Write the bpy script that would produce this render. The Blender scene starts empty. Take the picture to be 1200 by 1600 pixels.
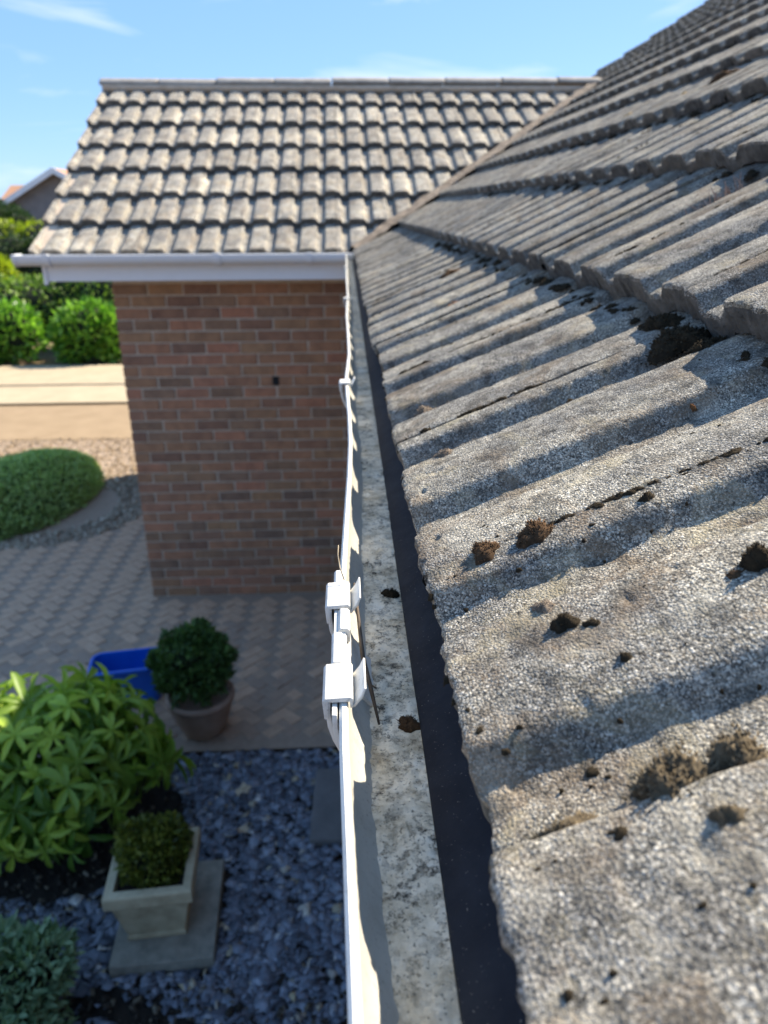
import bpy, bmesh, math, random
import numpy as np
from mathutils import Matrix, Vector

# ------------------------------------------------------------------ camera, sky, sun, exposure
SC = bpy.context.scene
COL = SC.collection
CZ = 2.689                      # camera height above the paving
YAW, PITCH, ROLL = 0.04766, 0.38471, -0.00398
fwd = Vector((math.sin(YAW) * math.cos(PITCH), math.cos(YAW) * math.cos(PITCH), -math.sin(PITCH)))
r0 = Vector((math.cos(YAW), -math.sin(YAW), 0))
u0 = r0.cross(fwd)
rgt = math.cos(ROLL) * r0 + math.sin(ROLL) * u0
upv = -math.sin(ROLL) * r0 + math.cos(ROLL) * u0
cam = bpy.data.cameras.new('camera')
cam.sensor_fit = 'VERTICAL'
cam.sensor_height = 36.0
cam.lens = 1172 / 1600 * 36.0
cam.clip_start = 0.02
cam.clip_end = 2000
cam.dof.use_dof = True
cam.dof.focus_distance = 0.50
cam.dof.aperture_fstop = cam.lens / 3.0
cam_o = bpy.data.objects.new('camera', cam)
COL.objects.link(cam_o)
M = Matrix((( rgt.x, upv.x, -fwd.x, 0), (rgt.y, upv.y, -fwd.y, 0), (rgt.z, upv.z, -fwd.z, CZ), (0, 0, 0, 1)))
cam_o.matrix_world = M
SC.camera = cam_o

SUN = Vector((0.58, 0.42, 0.69)).normalized()
ELEV = math.asin(SUN.z)
world = bpy.data.worlds.new('World')
SC.world = world
world.use_nodes = True
wn, wl = world.node_tree.nodes, world.node_tree.links
wn.clear()
sky = wn.new('ShaderNodeTexSky')
sky.sky_type = 'NISHITA'
sky.sun_disc = False
sky.sun_elevation = ELEV
sky.sun_rotation = math.atan2(SUN.x, SUN.y)
sky.altitude = 0
sky.air_density = 0.75
sky.dust_density = 0.3
sky.ozone_density = 1.6
hs = wn.new('ShaderNodeHueSaturation')
hs.inputs['Saturation'].default_value = 1.05
wl.new(sky.outputs[0], hs.inputs['Color'])
# even out the dome towards clear summer blue
blue = wn.new('ShaderNodeMixRGB')
blue.inputs[0].default_value = 0.72
blue.inputs[2].default_value = (1.05, 2.10, 4.05, 1)
wl.new(hs.outputs[0], blue.inputs[1])
# thin high cloud over the whole dome
tc = wn.new('ShaderNodeTexCoord')
mp = wn.new('ShaderNodeMapping')
mp.inputs['Scale'].default_value = (2.2, 2.2, 11.0)
mp.inputs['Location'].default_value = (0.35, 0.9, 0.4)
wl.new(tc.outputs['Generated'], mp.inputs[0])
cn = wn.new('ShaderNodeTexNoise')
cn.inputs['Scale'].default_value = 1.7
cn.inputs['Detail'].default_value = 6
cn.inputs['Distortion'].default_value = 0.5
wl.new(mp.outputs[0], cn.inputs['Vector'])
cr = wn.new('ShaderNodeValToRGB')
cr.color_ramp.elements[0].position = 0.565
cr.color_ramp.elements[1].position = 0.74
cr.color_ramp.elements[1].color = (0.75, 0.75, 0.75, 1)
wl.new(cn.outputs[0], cr.inputs[0])
mx = wn.new('ShaderNodeMixRGB')
mx.inputs[2].default_value = (4.3, 4.6, 5.0, 1)
wl.new(cr.outputs[0], mx.inputs[0])
wl.new(blue.outputs[0], mx.inputs[1])
bg = wn.new('ShaderNodeBackground')
bg.inputs['Strength'].default_value = 0.108
wl.new(mx.outputs[0], bg.inputs[0])
wo = wn.new('ShaderNodeOutputWorld')
wl.new(bg.outputs[0], wo.inputs[0])

sun = bpy.data.lights.new('sun', 'SUN')
sun.energy = 4.8
sun.angle = math.radians(0.55)
sun.color = (1.0, 0.89, 0.72)
sun_o = bpy.data.objects.new('sun', sun)
sun_o.rotation_euler = SUN.to_track_quat('Z', 'Y').to_euler()
sun_o.location = (8, 4, 12)
COL.objects.link(sun_o)

vs = SC.view_settings
vs.view_transform = 'Standard'
vs.look = 'None'
vs.gamma = 1.0
vs.use_curve_mapping = False
vs.exposure = 1.32
SC.render.engine = 'CYCLES'
SC.cycles.max_bounces = 6
SC.cycles.use_denoising = True

random.seed(7)
RNG = np.random.default_rng(7)
rad = math.radians

# ------------------------------------------------------------------ helpers
def setp(o, label=None, cat=None, group=None, kind=None):
    if label: o['label'] = label
    if cat: o['category'] = cat
    if group: o['group'] = group
    if kind: o['kind'] = kind
    return o

def empty(name, loc=(0, 0, 0), parent=None):
    o = bpy.data.objects.new(name, None)
    o.empty_display_size = 0.1
    COL.objects.link(o)
    o.location = loc
    if parent: o.parent = parent
    return o

def link(name, me, mat=None, parent=None, matrix=None):
    if mat is not None and len(me.materials) == 0:
        me.materials.append(mat)
    o = bpy.data.objects.new(name, me)
    COL.objects.link(o)
    if parent is not None:
        o.parent = parent
        bpy_par = parent
    if matrix is not None:
        o.matrix_local = (parent_world(parent).inverted() @ matrix) if parent is not None else matrix
    return o

_PW = {}
def parent_world(p):
    m = Matrix.Translation(p.location)
    if p.parent is not None:
        m = parent_world(p.parent) @ m
    return m

def mesh_np(name, v, quads=None, tris=None, smooth=False):
    me = bpy.data.meshes.new(name)
    v = np.asarray(v, dtype=np.float32)
    parts, starts, tot = [], [], 0
    if quads is not None and len(quads):
        q = np.asarray(quads, dtype=np.int32); parts.append(q.ravel()); starts.append(np.arange(len(q)) * 4); tot = len(q) * 4
    if tris is not None and len(tris):
        t = np.asarray(tris, dtype=np.int32); parts.append(t.ravel()); starts.append(tot + np.arange(len(t)) * 3)
    li = np.concatenate(parts).astype(np.int32); st = np.concatenate(starts).astype(np.int32)
    me.vertices.add(len(v)); me.vertices.foreach_set('co', v.ravel())
    me.loops.add(len(li)); me.loops.foreach_set('vertex_index', li)
    me.polygons.add(len(st)); me.polygons.foreach_set('loop_start', st)
    if smooth: me.polygons.foreach_set('use_smooth', np.ones(len(st), dtype=bool))
    me.update(calc_edges=True)
    me.validate()
    return me

class MB:
    """collects simple solids into one mesh"""
    def __init__(s): s.v, s.f = [], []
    def add(s, v, f):
        b = len(s.v); s.v += [tuple(p) for p in v]; s.f += [tuple(i + b for i in q) for q in f]; return s
    def box(s, x0, x1, y0, y1, z0, z1):
        return s.add([(x0, y0, z0), (x1, y0, z0), (x1, y1, z0), (x0, y1, z0), (x0, y0, z1), (x1, y0, z1), (x1, y1, z1), (x0, y1, z1)],
                     [(0, 3, 2, 1), (4, 5, 6, 7), (0, 1, 5, 4), (1, 2, 6, 5), (2, 3, 7, 6), (3, 0, 4, 7)])
    def sweep(s, prof, path, closed=True):
        """prof: list of (a,b); path: function(i)->list of points for each section"""
        n = len(prof); b = len(s.v)
        for sec in path: s.v += [tuple(p) for p in sec]
        m = len(path)
        for i in range(m - 1):
            for j in range(n if closed else n - 1):
                k = (j + 1) % n
                s.f.append((b + i * n + j, b + i * n + k, b + (i + 1) * n + k, b + (i + 1) * n + j))
        if closed:
            s.f.append(tuple(b + j for j in range(n))[::-1]); s.f.append(tuple(b + (m - 1) * n + j for j in range(n)))
        return s
    def tube(s, pts, radii, n=8):
        pts = [Vector(p) for p in pts]; secs = []
        for i, p in enumerate(pts):
            d = (pts[min(i + 1, len(pts) - 1)] - pts[max(i - 1, 0)]).normalized()
            a = d.orthogonal().normalized(); c = d.cross(a)
            r = radii[i] if hasattr(radii, '__len__') else radii
            secs.append([p + (a * math.cos(t) + c * math.sin(t)) * r for t in [2 * math.pi * k / n for k in range(n)]])
        return s.sweep([0] * n, secs)
    def mesh(s, name, bevel=0, smooth=False, seg=2):
        me = bpy.data.meshes.new(name); me.from_pydata(s.v, [], s.f); me.update()
        bm = bmesh.new(); bm.from_mesh(me); bmesh.ops.recalc_face_normals(bm, faces=bm.faces)
        if bevel:
            bmesh.ops.bevel(bm, geom=[e for e in bm.edges], offset=bevel, segments=seg, affect='EDGES', profile=0.6, clamp_overlap=True)
        bm.to_mesh(me); bm.free()
        if smooth:
            for p in me.polygons: p.use_smooth = True
        return me
    def build(s, name, mat, parent=None, bevel=0, smooth=False, matrix=None):
        return link(name, s.mesh(name, bevel, smooth), mat, parent, matrix)

def hash2(ix, iy, seed):
    h = np.sin(ix * 127.1 + iy * 311.7 + seed * 74.7) * 43758.5453
    return h - np.floor(h)
def vnoise(x, y, seed=0):
    ix, iy = np.floor(x), np.floor(y); fx, fy = x - ix, y - iy
    fx = fx * fx * (3 - 2 * fx); fy = fy * fy * (3 - 2 * fy)
    a, b = hash2(ix, iy, seed), hash2(ix + 1, iy, seed); c, d = hash2(ix, iy + 1, seed), hash2(ix + 1, iy + 1, seed)
    return (a * (1 - fx) + b * fx) * (1 - fy) + (c * (1 - fx) + d * fx) * fy - 0.5
def fbm(x, y, seed=0, oct=3):
    s = 0; a = 1.0
    for o in range(oct): s = s + a * vnoise(x * 2 ** o, y * 2 ** o, seed + 13 * o); a *= 0.5
    return s

# ------------------------------------------------------------------ materials
def newmat(name):
    m = bpy.data.materials.new(name); m.use_nodes = True
    nt = m.node_tree; b = nt.nodes['Principled BSDF']
    return m, nt.nodes, nt.links, b
def ramp(nodes, links, src, stops, interp='LINEAR'):
    r = nodes.new('ShaderNodeValToRGB'); r.color_ramp.interpolation = interp
    el = r.color_ramp.elements
    el[0].position, el[0].color = stops[0][0], (*stops[0][1], 1)
    el[1].position, el[1].color = stops[-1][0], (*stops[-1][1], 1)
    for p, c in stops[1:-1]:
        e = el.new(p); e.color = (*c, 1)
    links.new(src, r.inputs[0]); return r.outputs[0]
def noise(nodes, links, vec, scale, detail=4, rough=0.55, dist=0.0):
    n = nodes.new('ShaderNodeTexNoise'); n.inputs['Scale'].default_value = scale
    n.inputs['Detail'].default_value = detail; n.inputs['Roughness'].default_value = rough; n.inputs['Distortion'].default_value = dist
    if vec is not None: links.new(vec, n.inputs['Vector'])
    return n.outputs[0]
def voro(nodes, links, vec, scale, out='Distance'):
    n = nodes.new('ShaderNodeTexVoronoi'); n.inputs['Scale'].default_value = scale
    links.new(vec, n.inputs['Vector']); return n.outputs[out]
def mixc(nodes, links, fac, a, b, mode='MIX'):
    n = nodes.new('ShaderNodeMixRGB'); n.blend_type = mode
    for i, s in ((0, fac), (1, a), (2, b)):
        if hasattr(s, 'is_linked') or hasattr(s, 'links'): links.new(s, n.inputs[i])
        elif isinstance(s, (int, float)): n.inputs[i].default_value = s
        else: n.inputs[i].default_value = (*s, 1)
    return n.outputs[0]
def math_(nodes, links, op, a, b=None):
    n = nodes.new('ShaderNodeMath'); n.operation = op
    for i, s in ((0, a), (1, b)):
        if s is None: continue
        if isinstance(s, (int, float)): n.inputs[i].default_value = s
        else: links.new(s, n.inputs[i])
    return n.outputs[0]
def bump(nodes, links, b, height, strength=0.5, dist=0.002):
    n = nodes.new('ShaderNodeBump'); n.inputs['Strength'].default_value = strength; n.inputs['Distance'].default_value = dist
    links.new(height, n.inputs['Height']); links.new(n.outputs[0], b.inputs['Normal']); return n
def objvec(nodes, links, rnd=True):
    t = nodes.new('ShaderNodeTexCoord')
    if not rnd: return t.outputs['Object'], None
    oi = nodes.new('ShaderNodeObjectInfo')
    cmb = nodes.new('ShaderNodeCombineXYZ')
    m1 = math_(nodes, links, 'MULTIPLY', oi.outputs['Random'], 37.0); m2 = math_(nodes, links, 'MULTIPLY', oi.outputs['Random'], 91.0)
    links.new(m1, cmb.inputs[0]); links.new(m2, cmb.inputs[1])
    va = nodes.new('ShaderNodeVectorMath'); va.operation = 'ADD'
    links.new(t.outputs['Object'], va.inputs[0]); links.new(cmb.outputs[0], va.inputs[1])
    return va.outputs[0], oi.outputs['Random']

def mat_tile(name, warm=0.0, bright=1.0, dirt=1.0):
    m, n, l, b = newmat(name)
    v, rnd = objvec(n, l)
    # aggregate grains: two sizes of stone chips in grey cement
    vc1 = n.new('ShaderNodeTexVoronoi'); vc1.inputs['Scale'].default_value = 560; l.new(v, vc1.inputs['Vector'])
    vc2 = n.new('ShaderNodeTexVoronoi'); vc2.inputs['Scale'].default_value = 1150; l.new(v, vc2.inputs['Vector'])
    sp1 = n.new('ShaderNodeSeparateColor'); l.new(vc1.outputs['Color'], sp1.inputs[0])
    sp2 = n.new('ShaderNodeSeparateColor'); l.new(vc2.outputs['Color'], sp2.inputs[0])
    g1 = ramp(n, l, sp1.outputs[0], [(0.0, (.060, .058, .056)), (.22, (.14, .135, .13)), (.48, (.30, .29, .27)), (.72, (.42, .405, .37)), (.86, (.56, .54, .50)), (1, (.74, .72, .68))])
    g2 = ramp(n, l, sp2.outputs[1], [(0.0, (.04, .04, .04)), (.35, (.13, .127, .12)), (.7, (.30, .292, .27)), (1, (.62, .60, .56))])
    fac = ramp(n, l, math_(n, l, 'ADD', vc1.outputs['Distance'], math_(n, l, 'MULTIPLY', sp1.outputs[1], .35)), [(.42, (1, 1, 1)), (.72, (0, 0, 0))])
    col = mixc(n, l, fac, g2, g1)
    # weathering: pale lichen crust, brown film, dark algae
    n1 = noise(n, l, v, 9, 5, .6)
    n2 = noise(n, l, v, 23, 5, .65, .6)
    n3 = noise(n, l, v, 60, 4, .6)
    n4 = noise(n, l, v, 34, 6, .7, .3)
    pale = ramp(n, l, n2, [(.53, (0, 0, 0)), (.68, (1, 1, 1))])
    col = mixc(n, l, math_(n, l, 'MULTIPLY', pale, .5), col, (.50 + .04 * warm, .485, .44 - .03 * warm))
    brn = ramp(n, l, noise(n, l, v, 15, 7, .68, .6), [(.48, (0, 0, 0)), (.64, (1, 1, 1))])
    col = mixc(n, l, math_(n, l, 'MULTIPLY', brn, .55 * dirt), col, (.17, .125, .085))
    drk = ramp(n, l, math_(n, l, 'ADD', math_(n, l, 'MULTIPLY', n3, .5), math_(n, l, 'MULTIPLY', n4, .5)), [(.485, (0, 0, 0)), (.62, (1, 1, 1))])
    col = mixc(n, l, math_(n, l, 'MULTIPLY', drk, .55 * dirt), col, (.05, .048, .045))
    yl = ramp(n, l, noise(n, l, v, 19, 6, .68, .8), [(.54, (0, 0, 0)), (.66, (1, 1, 1))])
    col = mixc(n, l, math_(n, l, 'MULTIPLY', yl, .38), col, (.44, .39, .27))
    pit = ramp(n, l, noise(n, l, v, 210, 3, .6), [(.60, (0, 0, 0)), (.70, (1, 1, 1))])
    col = mixc(n, l, math_(n, l, 'MULTIPLY', pit, .7 * dirt), col, (.035, .033, .030))
    big = ramp(n, l, n1, [(.30, (.58, .585, .61)), (.68, (1.36, 1.31, 1.2))])
    col = mixc(n, l, 1.0, col, big, 'MULTIPLY')
    bw = bright * (1 - .09 * warm)
    tint = ramp(n, l, rnd, [(0, (.76 * bright, .745 * bright, .72 * bw)), (.35, (.985 * bright, .97 * bright, .935 * bw)), (.7, (.89 * bright, .88 * bright, .86 * bw)), (1, (1.16 * bright, 1.14 * bright, 1.08 * bw))])
    col = mixc(n, l, 1.0, col, tint, 'MULTIPLY')
    l.new(col, b.inputs['Base Color'])
    b.inputs['Roughness'].default_value = 0.93
    b.inputs['Specular IOR Level'].default_value = 0.25
    d1 = math_(n, l, 'MULTIPLY', vc1.outputs['Distance'], -1.0)
    d2 = math_(n, l, 'MULTIPLY', vc2.outputs['Distance'], -0.5)
    hgt = math_(n, l, 'ADD', math_(n, l, 'ADD', d1, d2), math_(n, l, 'MULTIPLY', n3, 1.2))
    bump(n, l, b, hgt, 0.8, 0.0010)
    return m

def mat_simple(name, c1, c2, scale=8, rough=.7, bumps=0.3, bd=0.003, spec=.35, rnd=False, detail=5):
    m, n, l, b = newmat(name)
    v, r = objvec(n, l, rnd)
    nz = noise(n, l, v, scale, detail, .6)
    col = ramp(n, l, nz, [(.3, c1), (.7, c2)])
    if rnd:
        t = ramp(n, l, r, [(0, (.72, .74, .78)), (.5, (1.0, .97, .93)), (1, (1.22, 1.14, 1.08))])
        col = mixc(n, l, 1.0, col, t, 'MULTIPLY')
    l.new(col, b.inputs['Base Color'])
    b.inputs['Roughness'].default_value = rough
    b.inputs['Specular IOR Level'].default_value = spec
    if bumps: bump(n, l, b, noise(n, l, v, scale * 6, 4), bumps, bd)
    return m

def mat_leaf(name, dark, light, trans=0.25, rough=.5, attr=True):
    m, n, l, b = newmat(name)
    oi = n.new('ShaderNodeObjectInfo')
    if attr:
        a = n.new('ShaderNodeAttribute'); a.attribute_name = 'tint'; src = a.outputs['Fac']
    else:
        src = oi.outputs['Random']
    mid = tuple((p + q) * .5 for p, q in zip(dark, light))
    col = ramp(n, l, src, [(0, dark), (.55, mid), (1, light)])
    l.new(col, b.inputs['Base Color'])
    b.inputs['Roughness'].default_value = rough
    b.inputs['Specular IOR Level'].default_value = .4
    tr = n.new('ShaderNodeBsdfTranslucent')
    tcol = mixc(n, l, 1.0, col, (1.25, 1.45, .55), 'MULTIPLY'); l.new(tcol, tr.inputs[0])
    ms = n.new('ShaderNodeMixShader'); ms.inputs[0].default_value = trans
    l.new(b.outputs[0], ms.inputs[1]); l.new(tr.outputs[0], ms.inputs[2])
    l.new(ms.outputs[0], n['Material Output'].inputs['Surface'])
    return m

def mat_brick():
    m, n, l, b = newmat('brick_face')
    v, r = objvec(n, l)
    base = ramp(n, l, r, [(0, (.23, .125, .082)), (.2, (.38, .190, .106)), (.4, (.34, .185, .100)), (.55, (.42, .185, .108)), (.7, (.27, .160, .102)), (.85, (.39, .215, .110)), (1, (.21, .128, .088))])
    nz = noise(n, l, v, 14, 6, .65)
    var = ramp(n, l, nz, [(.3, (.70, .70, .72)), (.7, (1.22, 1.2, 1.16))])
    col = mixc(n, l, 1.0, base, var, 'MULTIPLY')
    pale = ramp(n, l, noise(n, l, v, 30, 5, .6), [(.62, (0, 0, 0)), (.75, (1, 1, 1))])
    col = mixc(n, l, math_(n, l, 'MULTIPLY', pale, .3), col, (.30, .24, .20))
    l.new(col, b.inputs['Base Color']); b.inputs['Roughness'].default_value = .9
    bump(n, l, b, noise(n, l, v, 120, 4), .5, .003)
    return m

def mat_brickwall():
    m, n, l, b = newmat('brickwork')
    t = n.new('ShaderNodeTexCoord'); sx = n.new('ShaderNodeSeparateXYZ'); l.new(t.outputs['Object'], sx.inputs[0])
    mp_ = n.new('ShaderNodeCombineXYZ'); l.new(sx.outputs[1], mp_.inputs[0]); l.new(sx.outputs[2], mp_.inputs[1])
    br = n.new('ShaderNodeTexBrick'); l.new(mp_.outputs[0], br.inputs[0])
    br.inputs['Scale'].default_value = 1.0; br.inputs['Brick Width'].default_value = .225; br.inputs['Row Height'].default_value = .075
    br.inputs['Mortar Size'].default_value = .005
    br.inputs['Color1'].default_value = (.32, .168, .10, 1); br.inputs['Color2'].default_value = (.20, .12, .08, 1); br.inputs['Mortar'].default_value = (.48, .40, .31, 1)
    l.new(br.outputs[0], b.inputs['Base Color']); b.inputs['Roughness'].default_value = .9
    return m

def mat_pvc(name, base=(.80, .80, .78), dirt=.35, dscale=26):
    m, n, l, b = newmat(name)
    v, _ = objvec(n, l, False)
    d = ramp(n, l, noise(n, l, v, dscale, 6, .7, .5), [(.50, (0, 0, 0)), (.72, (1, 1, 1))])
    sp = ramp(n, l, noise(n, l, v, dscale * 9, 3, .6), [(.60, (0, 0, 0)), (.70, (1, 1, 1))])
    col = mixc(n, l, math_(n, l, 'MULTIPLY', d, dirt), base, (.36, .34, .29))
    col = mixc(n, l, math_(n, l, 'MULTIPLY', sp, dirt * .8), col, (.22, .20, .16))
    l.new(col, b.inputs['Base Color']); b.inputs['Roughness'].default_value = .42
    b.inputs['Specular IOR Level'].default_value = .45
    bump(n, l, b, noise(n, l, v, 90, 3), .12, .001)
    return m

def mat_silt():
    m, n, l, b = newmat('gutter_silt')
    v, _ = objvec(n, l, False)
    base = ramp(n, l, noise(n, l, v, 34, 8, .72), [(.30, (.38, .31, .21)), (.42, (.64, .56, .41)), (.54, (.82, .74, .58)), (.72, (.93, .88, .75))])
    s1 = ramp(n, l, noise(n, l, v, 120, 8, .78), [(.50, (0, 0, 0)), (.60, (1, 1, 1))])
    patch = ramp(n, l, noise(n, l, v, 26, 5, .65), [(.38, (.08, .08, .08)), (.60, (1, 1, 1))])
    col = mixc(n, l, math_(n, l, 'MULTIPLY', s1, patch), base, (.055, .048, .036))
    s2 = ramp(n, l, noise(n, l, v, 420, 2, .5), [(.60, (0, 0, 0)), (.68, (1, 1, 1))])
    col = mixc(n, l, math_(n, l, 'MULTIPLY', s2, .6), col, (.07, .06, .045))
    l.new(col, b.inputs['Base Color']); b.inputs['Roughness'].default_value = .9
    bump(n, l, b, math_(n, l, 'SUBTRACT', noise(n, l, v, 260, 4), s1), .5, .002)
    return m

def mat_felt():
    m, n, l, b = newmat('black_felt')
    v, _ = objvec(n, l, False)
    sp = ramp(n, l, noise(n, l, v, 700, 2, .5), [(.70, (0, 0, 0)), (.76, (1, 1, 1))])
    base = ramp(n, l, noise(n, l, v, 40, 5, .6), [(.35, (.010, .013, .021)), (.7, (.020, .025, .036))])
    col = mixc(n, l, math_(n, l, 'MULTIPLY', sp, .55), base, (.35, .33, .30))
    l.new(col, b.inputs['Base Color']); b.inputs['Roughness'].default_value = .75; b.inputs['Specular IOR Level'].default_value = .18
    bump(n, l, b, noise(n, l, v, 160, 4), .35, .001)
    return m

def mat_moss(name, dark, tip):
    m, n, l, b = newmat(name)
    a = n.new('ShaderNodeAttribute'); a.attribute_name = 'tint'
    t = n.new('ShaderNodeTexCoord')
    nz = noise(n, l, t.outputs['Object'], 260, 3, .6)
    f = math_(n, l, 'ADD', math_(n, l, 'MULTIPLY', a.outputs['Fac'], .75), math_(n, l, 'MULTIPLY', nz, .5))
    col = ramp(n, l, f, [(.22, dark), (.62, tuple((p + q) / 2 for p, q in zip(dark, tip))), (.95, tip)])
    l.new(col, b.inputs['Base Color']); b.inputs['Roughness'].default_value = 1.0; b.inputs['Specular IOR Level'].default_value = .1
    return m

def mat_tint(name, stops, rough=.8, spec=.3, nscale=30, nb=.3):
    """colour picked per piece from the 'tint' attribute"""
    m, n, l, b = newmat(name)
    a = n.new('ShaderNodeAttribute'); a.attribute_name = 'tint'
    col = ramp(n, l, a.outputs['Fac'], stops)
    t = n.new('ShaderNodeTexCoord')
    nz = noise(n, l, t.outputs['Object'], nscale, 4, .6)
    col = mixc(n, l, 1.0, col, ramp(n, l, nz, [(.3, (.72, .72, .72)), (.7, (1.22, 1.22, 1.22))]), 'MULTIPLY')
    l.new(col, b.inputs['Base Color']); b.inputs['Roughness'].default_value = rough; b.inputs['Specular IOR Level'].default_value = spec
    if nb: bump(n, l, b, noise(n, l, t.outputs['Object'], nscale * 4, 4), nb, .003)
    return m

MT = {}
MT['tile'] = mat_tile('weathered_concrete_tile', 0.0, .90, 1.25)
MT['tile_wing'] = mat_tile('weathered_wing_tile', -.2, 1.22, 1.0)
MT['tile_end'] = mat_simple('algae_and_shade_tile_end', (.045, .045, .042), (.17, .165, .15), 46, .95, .8, .003, rnd=True)  # tile ends coloured darker for algae and for the shade they lie in
MT['brick'] = mat_brick()
MT['brickwall'] = mat_brickwall()
MT['mortar'] = mat_simple('mortar', (.46, .365, .27), (.60, .49, .38), 18, .95, .4)
MT['valley'] = mat_simple('valley_mortar', (.13, .10, .075), (.29, .235, .18), 22, .95, .8, .01)
MT['ridge'] = mat_simple('ridge_concrete', (.24, .22, .195), (.40, .37, .33), 12, .92, .6, .006)
MT['pvc'] = mat_pvc('white_pvc', (.68, .665, .62), .55, 60)
MT['pvc_in'] = mat_pvc('dirty_white_pvc', (.72, .71, .66), .4, 34)
MT['pvc_grime'] = mat_pvc('grimy_pvc', (.47, .455, .40), .8, 48)
MT['pvc_wing'] = mat_pvc('clean_white_pvc', (.80, .81, .83), .08, 10)
MT['silt'] = mat_silt()
MT['felt'] = mat_felt()
MT['deck'] = mat_simple('roof_underlay', (.012, .012, .013), (.03, .03, .03), 8, .9, 0)
MT['moss_dark'] = mat_moss('dark_moss', (.010, .009, .007), (.085, .062, .036))
MT['moss_brown'] = mat_moss('brown_moss', (.020, .014, .009), (.21, .125, .07))
MT['moss_rust'] = mat_moss('rusty_moss', (.05, .025, .012), (.36, .17, .07))
MT['moss_tan'] = mat_moss('tan_moss', (.02, .016, .012), (.30, .235, .15))
MT['moss_pale'] = mat_moss('pale_moss', (.06, .05, .04), (.42, .33, .25))
MT['lichen'] = mat_moss('yellow_lichen', (.16, .10, .03), (.55, .36, .08))
MT['twig'] = mat_simple('twig_bark', (.05, .038, .028), (.13, .10, .075), 60, .9, .3)
MT['straw'] = mat_simple('dry_stem', (.32, .25, .16), (.5, .42, .3), 60, .9, 0)
MT['paver'] = mat_simple('block_paver', (.39, .275, .19), (.50, .365, .26), 16, .92, .5, .004, rnd=True)
MT['sand'] = mat_simple('jointing_sand', (.28, .215, .16), (.36, .28, .21), 30, .95, .4)
MT['drive'] = mat_simple('buff_driveway', (.235, .168, .100), (.29, .212, .130), 3, .95, .5, .004)
MT['concrete'] = mat_simple('pale_concrete', (.34, .275, .185), (.41, .335, .23), 2.5, .93, .3, .004)
MT['soil'] = mat_simple('dark_soil', (.012, .010, .008), (.040, .032, .024), 22, .98, .9, .02)
MT['slab'] = mat_simple('weathered_slab', (.17, .165, .135), (.31, .295, .24), 20, .95, .7, .004)
MT['slab_dark'] = mat_simple('grey_slab', (.12, .12, .115), (.17, .165, .16), 9, .95, .4, .004)
MT['planter'] = mat_simple('cast_stone', (.30, .255, .16), (.48, .42, .28), 14, .92, .5, .004)
MT['terracotta'] = mat_simple('brown_terracotta', (.30, .20, .145), (.43, .30, .225), 9, .8, .3, .003)
MT['blue'] = mat_simple('blue_plastic', (.004, .09, .52), (.006, .12, .62), 6, .38, .05, .001, spec=.5)
MT['slate'] = mat_tint('slate_chips', [(0, (.075, .088, .110)), (.35, (.130, .152, .190)), (.65, (.180, .205, .250)), (.84, (.235, .262, .305)), (.93, (.26, .29, .34)), (.97, (.36, .30, .18)), (1, (.6, .6, .58))], .62, .4)
MT['gravel'] = mat_tint('buff_gravel', [(0, (.26, .185, .112)), (.5, (.34, .25, .155)), (.9, (.40, .30, .19)), (1, (.48, .38, .26))], .9)
MT['pebble'] = mat_tint('garden_pebbles', [(0, (.24, .20, .145)), (.5, (.40, .335, .25)), (.9, (.52, .45, .34)), (1, (.66, .60, .49))], .85)
MT['soilbits'] = mat_tint('soil_bits', [(0, (.014, .012, .009)), (.6, (.05, .042, .032)), (.9, (.16, .14, .10)), (1, (.42, .38, .30))], .9)
MT['bark'] = mat_simple('bark', (.04, .03, .022), (.10, .08, .06), 30, .95, .5)
MT['lf_choisya'] = mat_leaf('golden_shrub_leaf', (.065, .150, .016), (.42, .56, .07), .30, .45, attr=False)
MT['lf_box'] = mat_leaf('box_leaf', (.028, .066, .017), (.11, .20, .045), .18)
MT['lf_planter'] = mat_leaf('planter_leaf', (.04, .06, .008), (.19, .21, .03), .18)
MT['lf_sage'] = mat_leaf('sage_leaf', (.10, .18, .085), (.34, .46, .26), .2, .7)
MT['lf_dome'] = mat_leaf('clipped_leaf', (.30, .43, .14), (.56, .68, .30), .3, .65)
MT['lf_laurel'] = mat_leaf('laurel_leaf', (.045, .15, .016), (.28, .50, .07), .32, .35)
MT['lf_hedge'] = mat_leaf('hedge_leaf', (.055, .125, .022), (.29, .42, .08), .28)
MT['lf_dark'] = mat_leaf('dark_hedge_leaf', (.012, .036, .012), (.06, .11, .03), .15)
MT['lf_lime'] = mat_leaf('lime_leaf', (.16, .24, .012), (.50, .55, .03), .3)
MT['core'] = mat_simple('crown_shade', (.006, .010, .004), (.016, .024, .010), 10, 1.0, 0)
MT['render'] = mat_simple('grey_render', (.16, .16, .165), (.22, .22, .225), 3, .9, .1)
MT['roofred'] = mat_simple('orange_rooftile', (.33, .17, .10), (.45, .26, .16), 5, .9, .2)
MT['white'] = mat_simple('white_paint', (.62, .66, .70), (.74, .77, .80), 3, .6, 0)
MT['glass'] = mat_simple('window_glass', (.03, .05, .10), (.05, .09, .17), 2, .1, 0, spec=.6)
MT['verge'] = MT['mortar']

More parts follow.
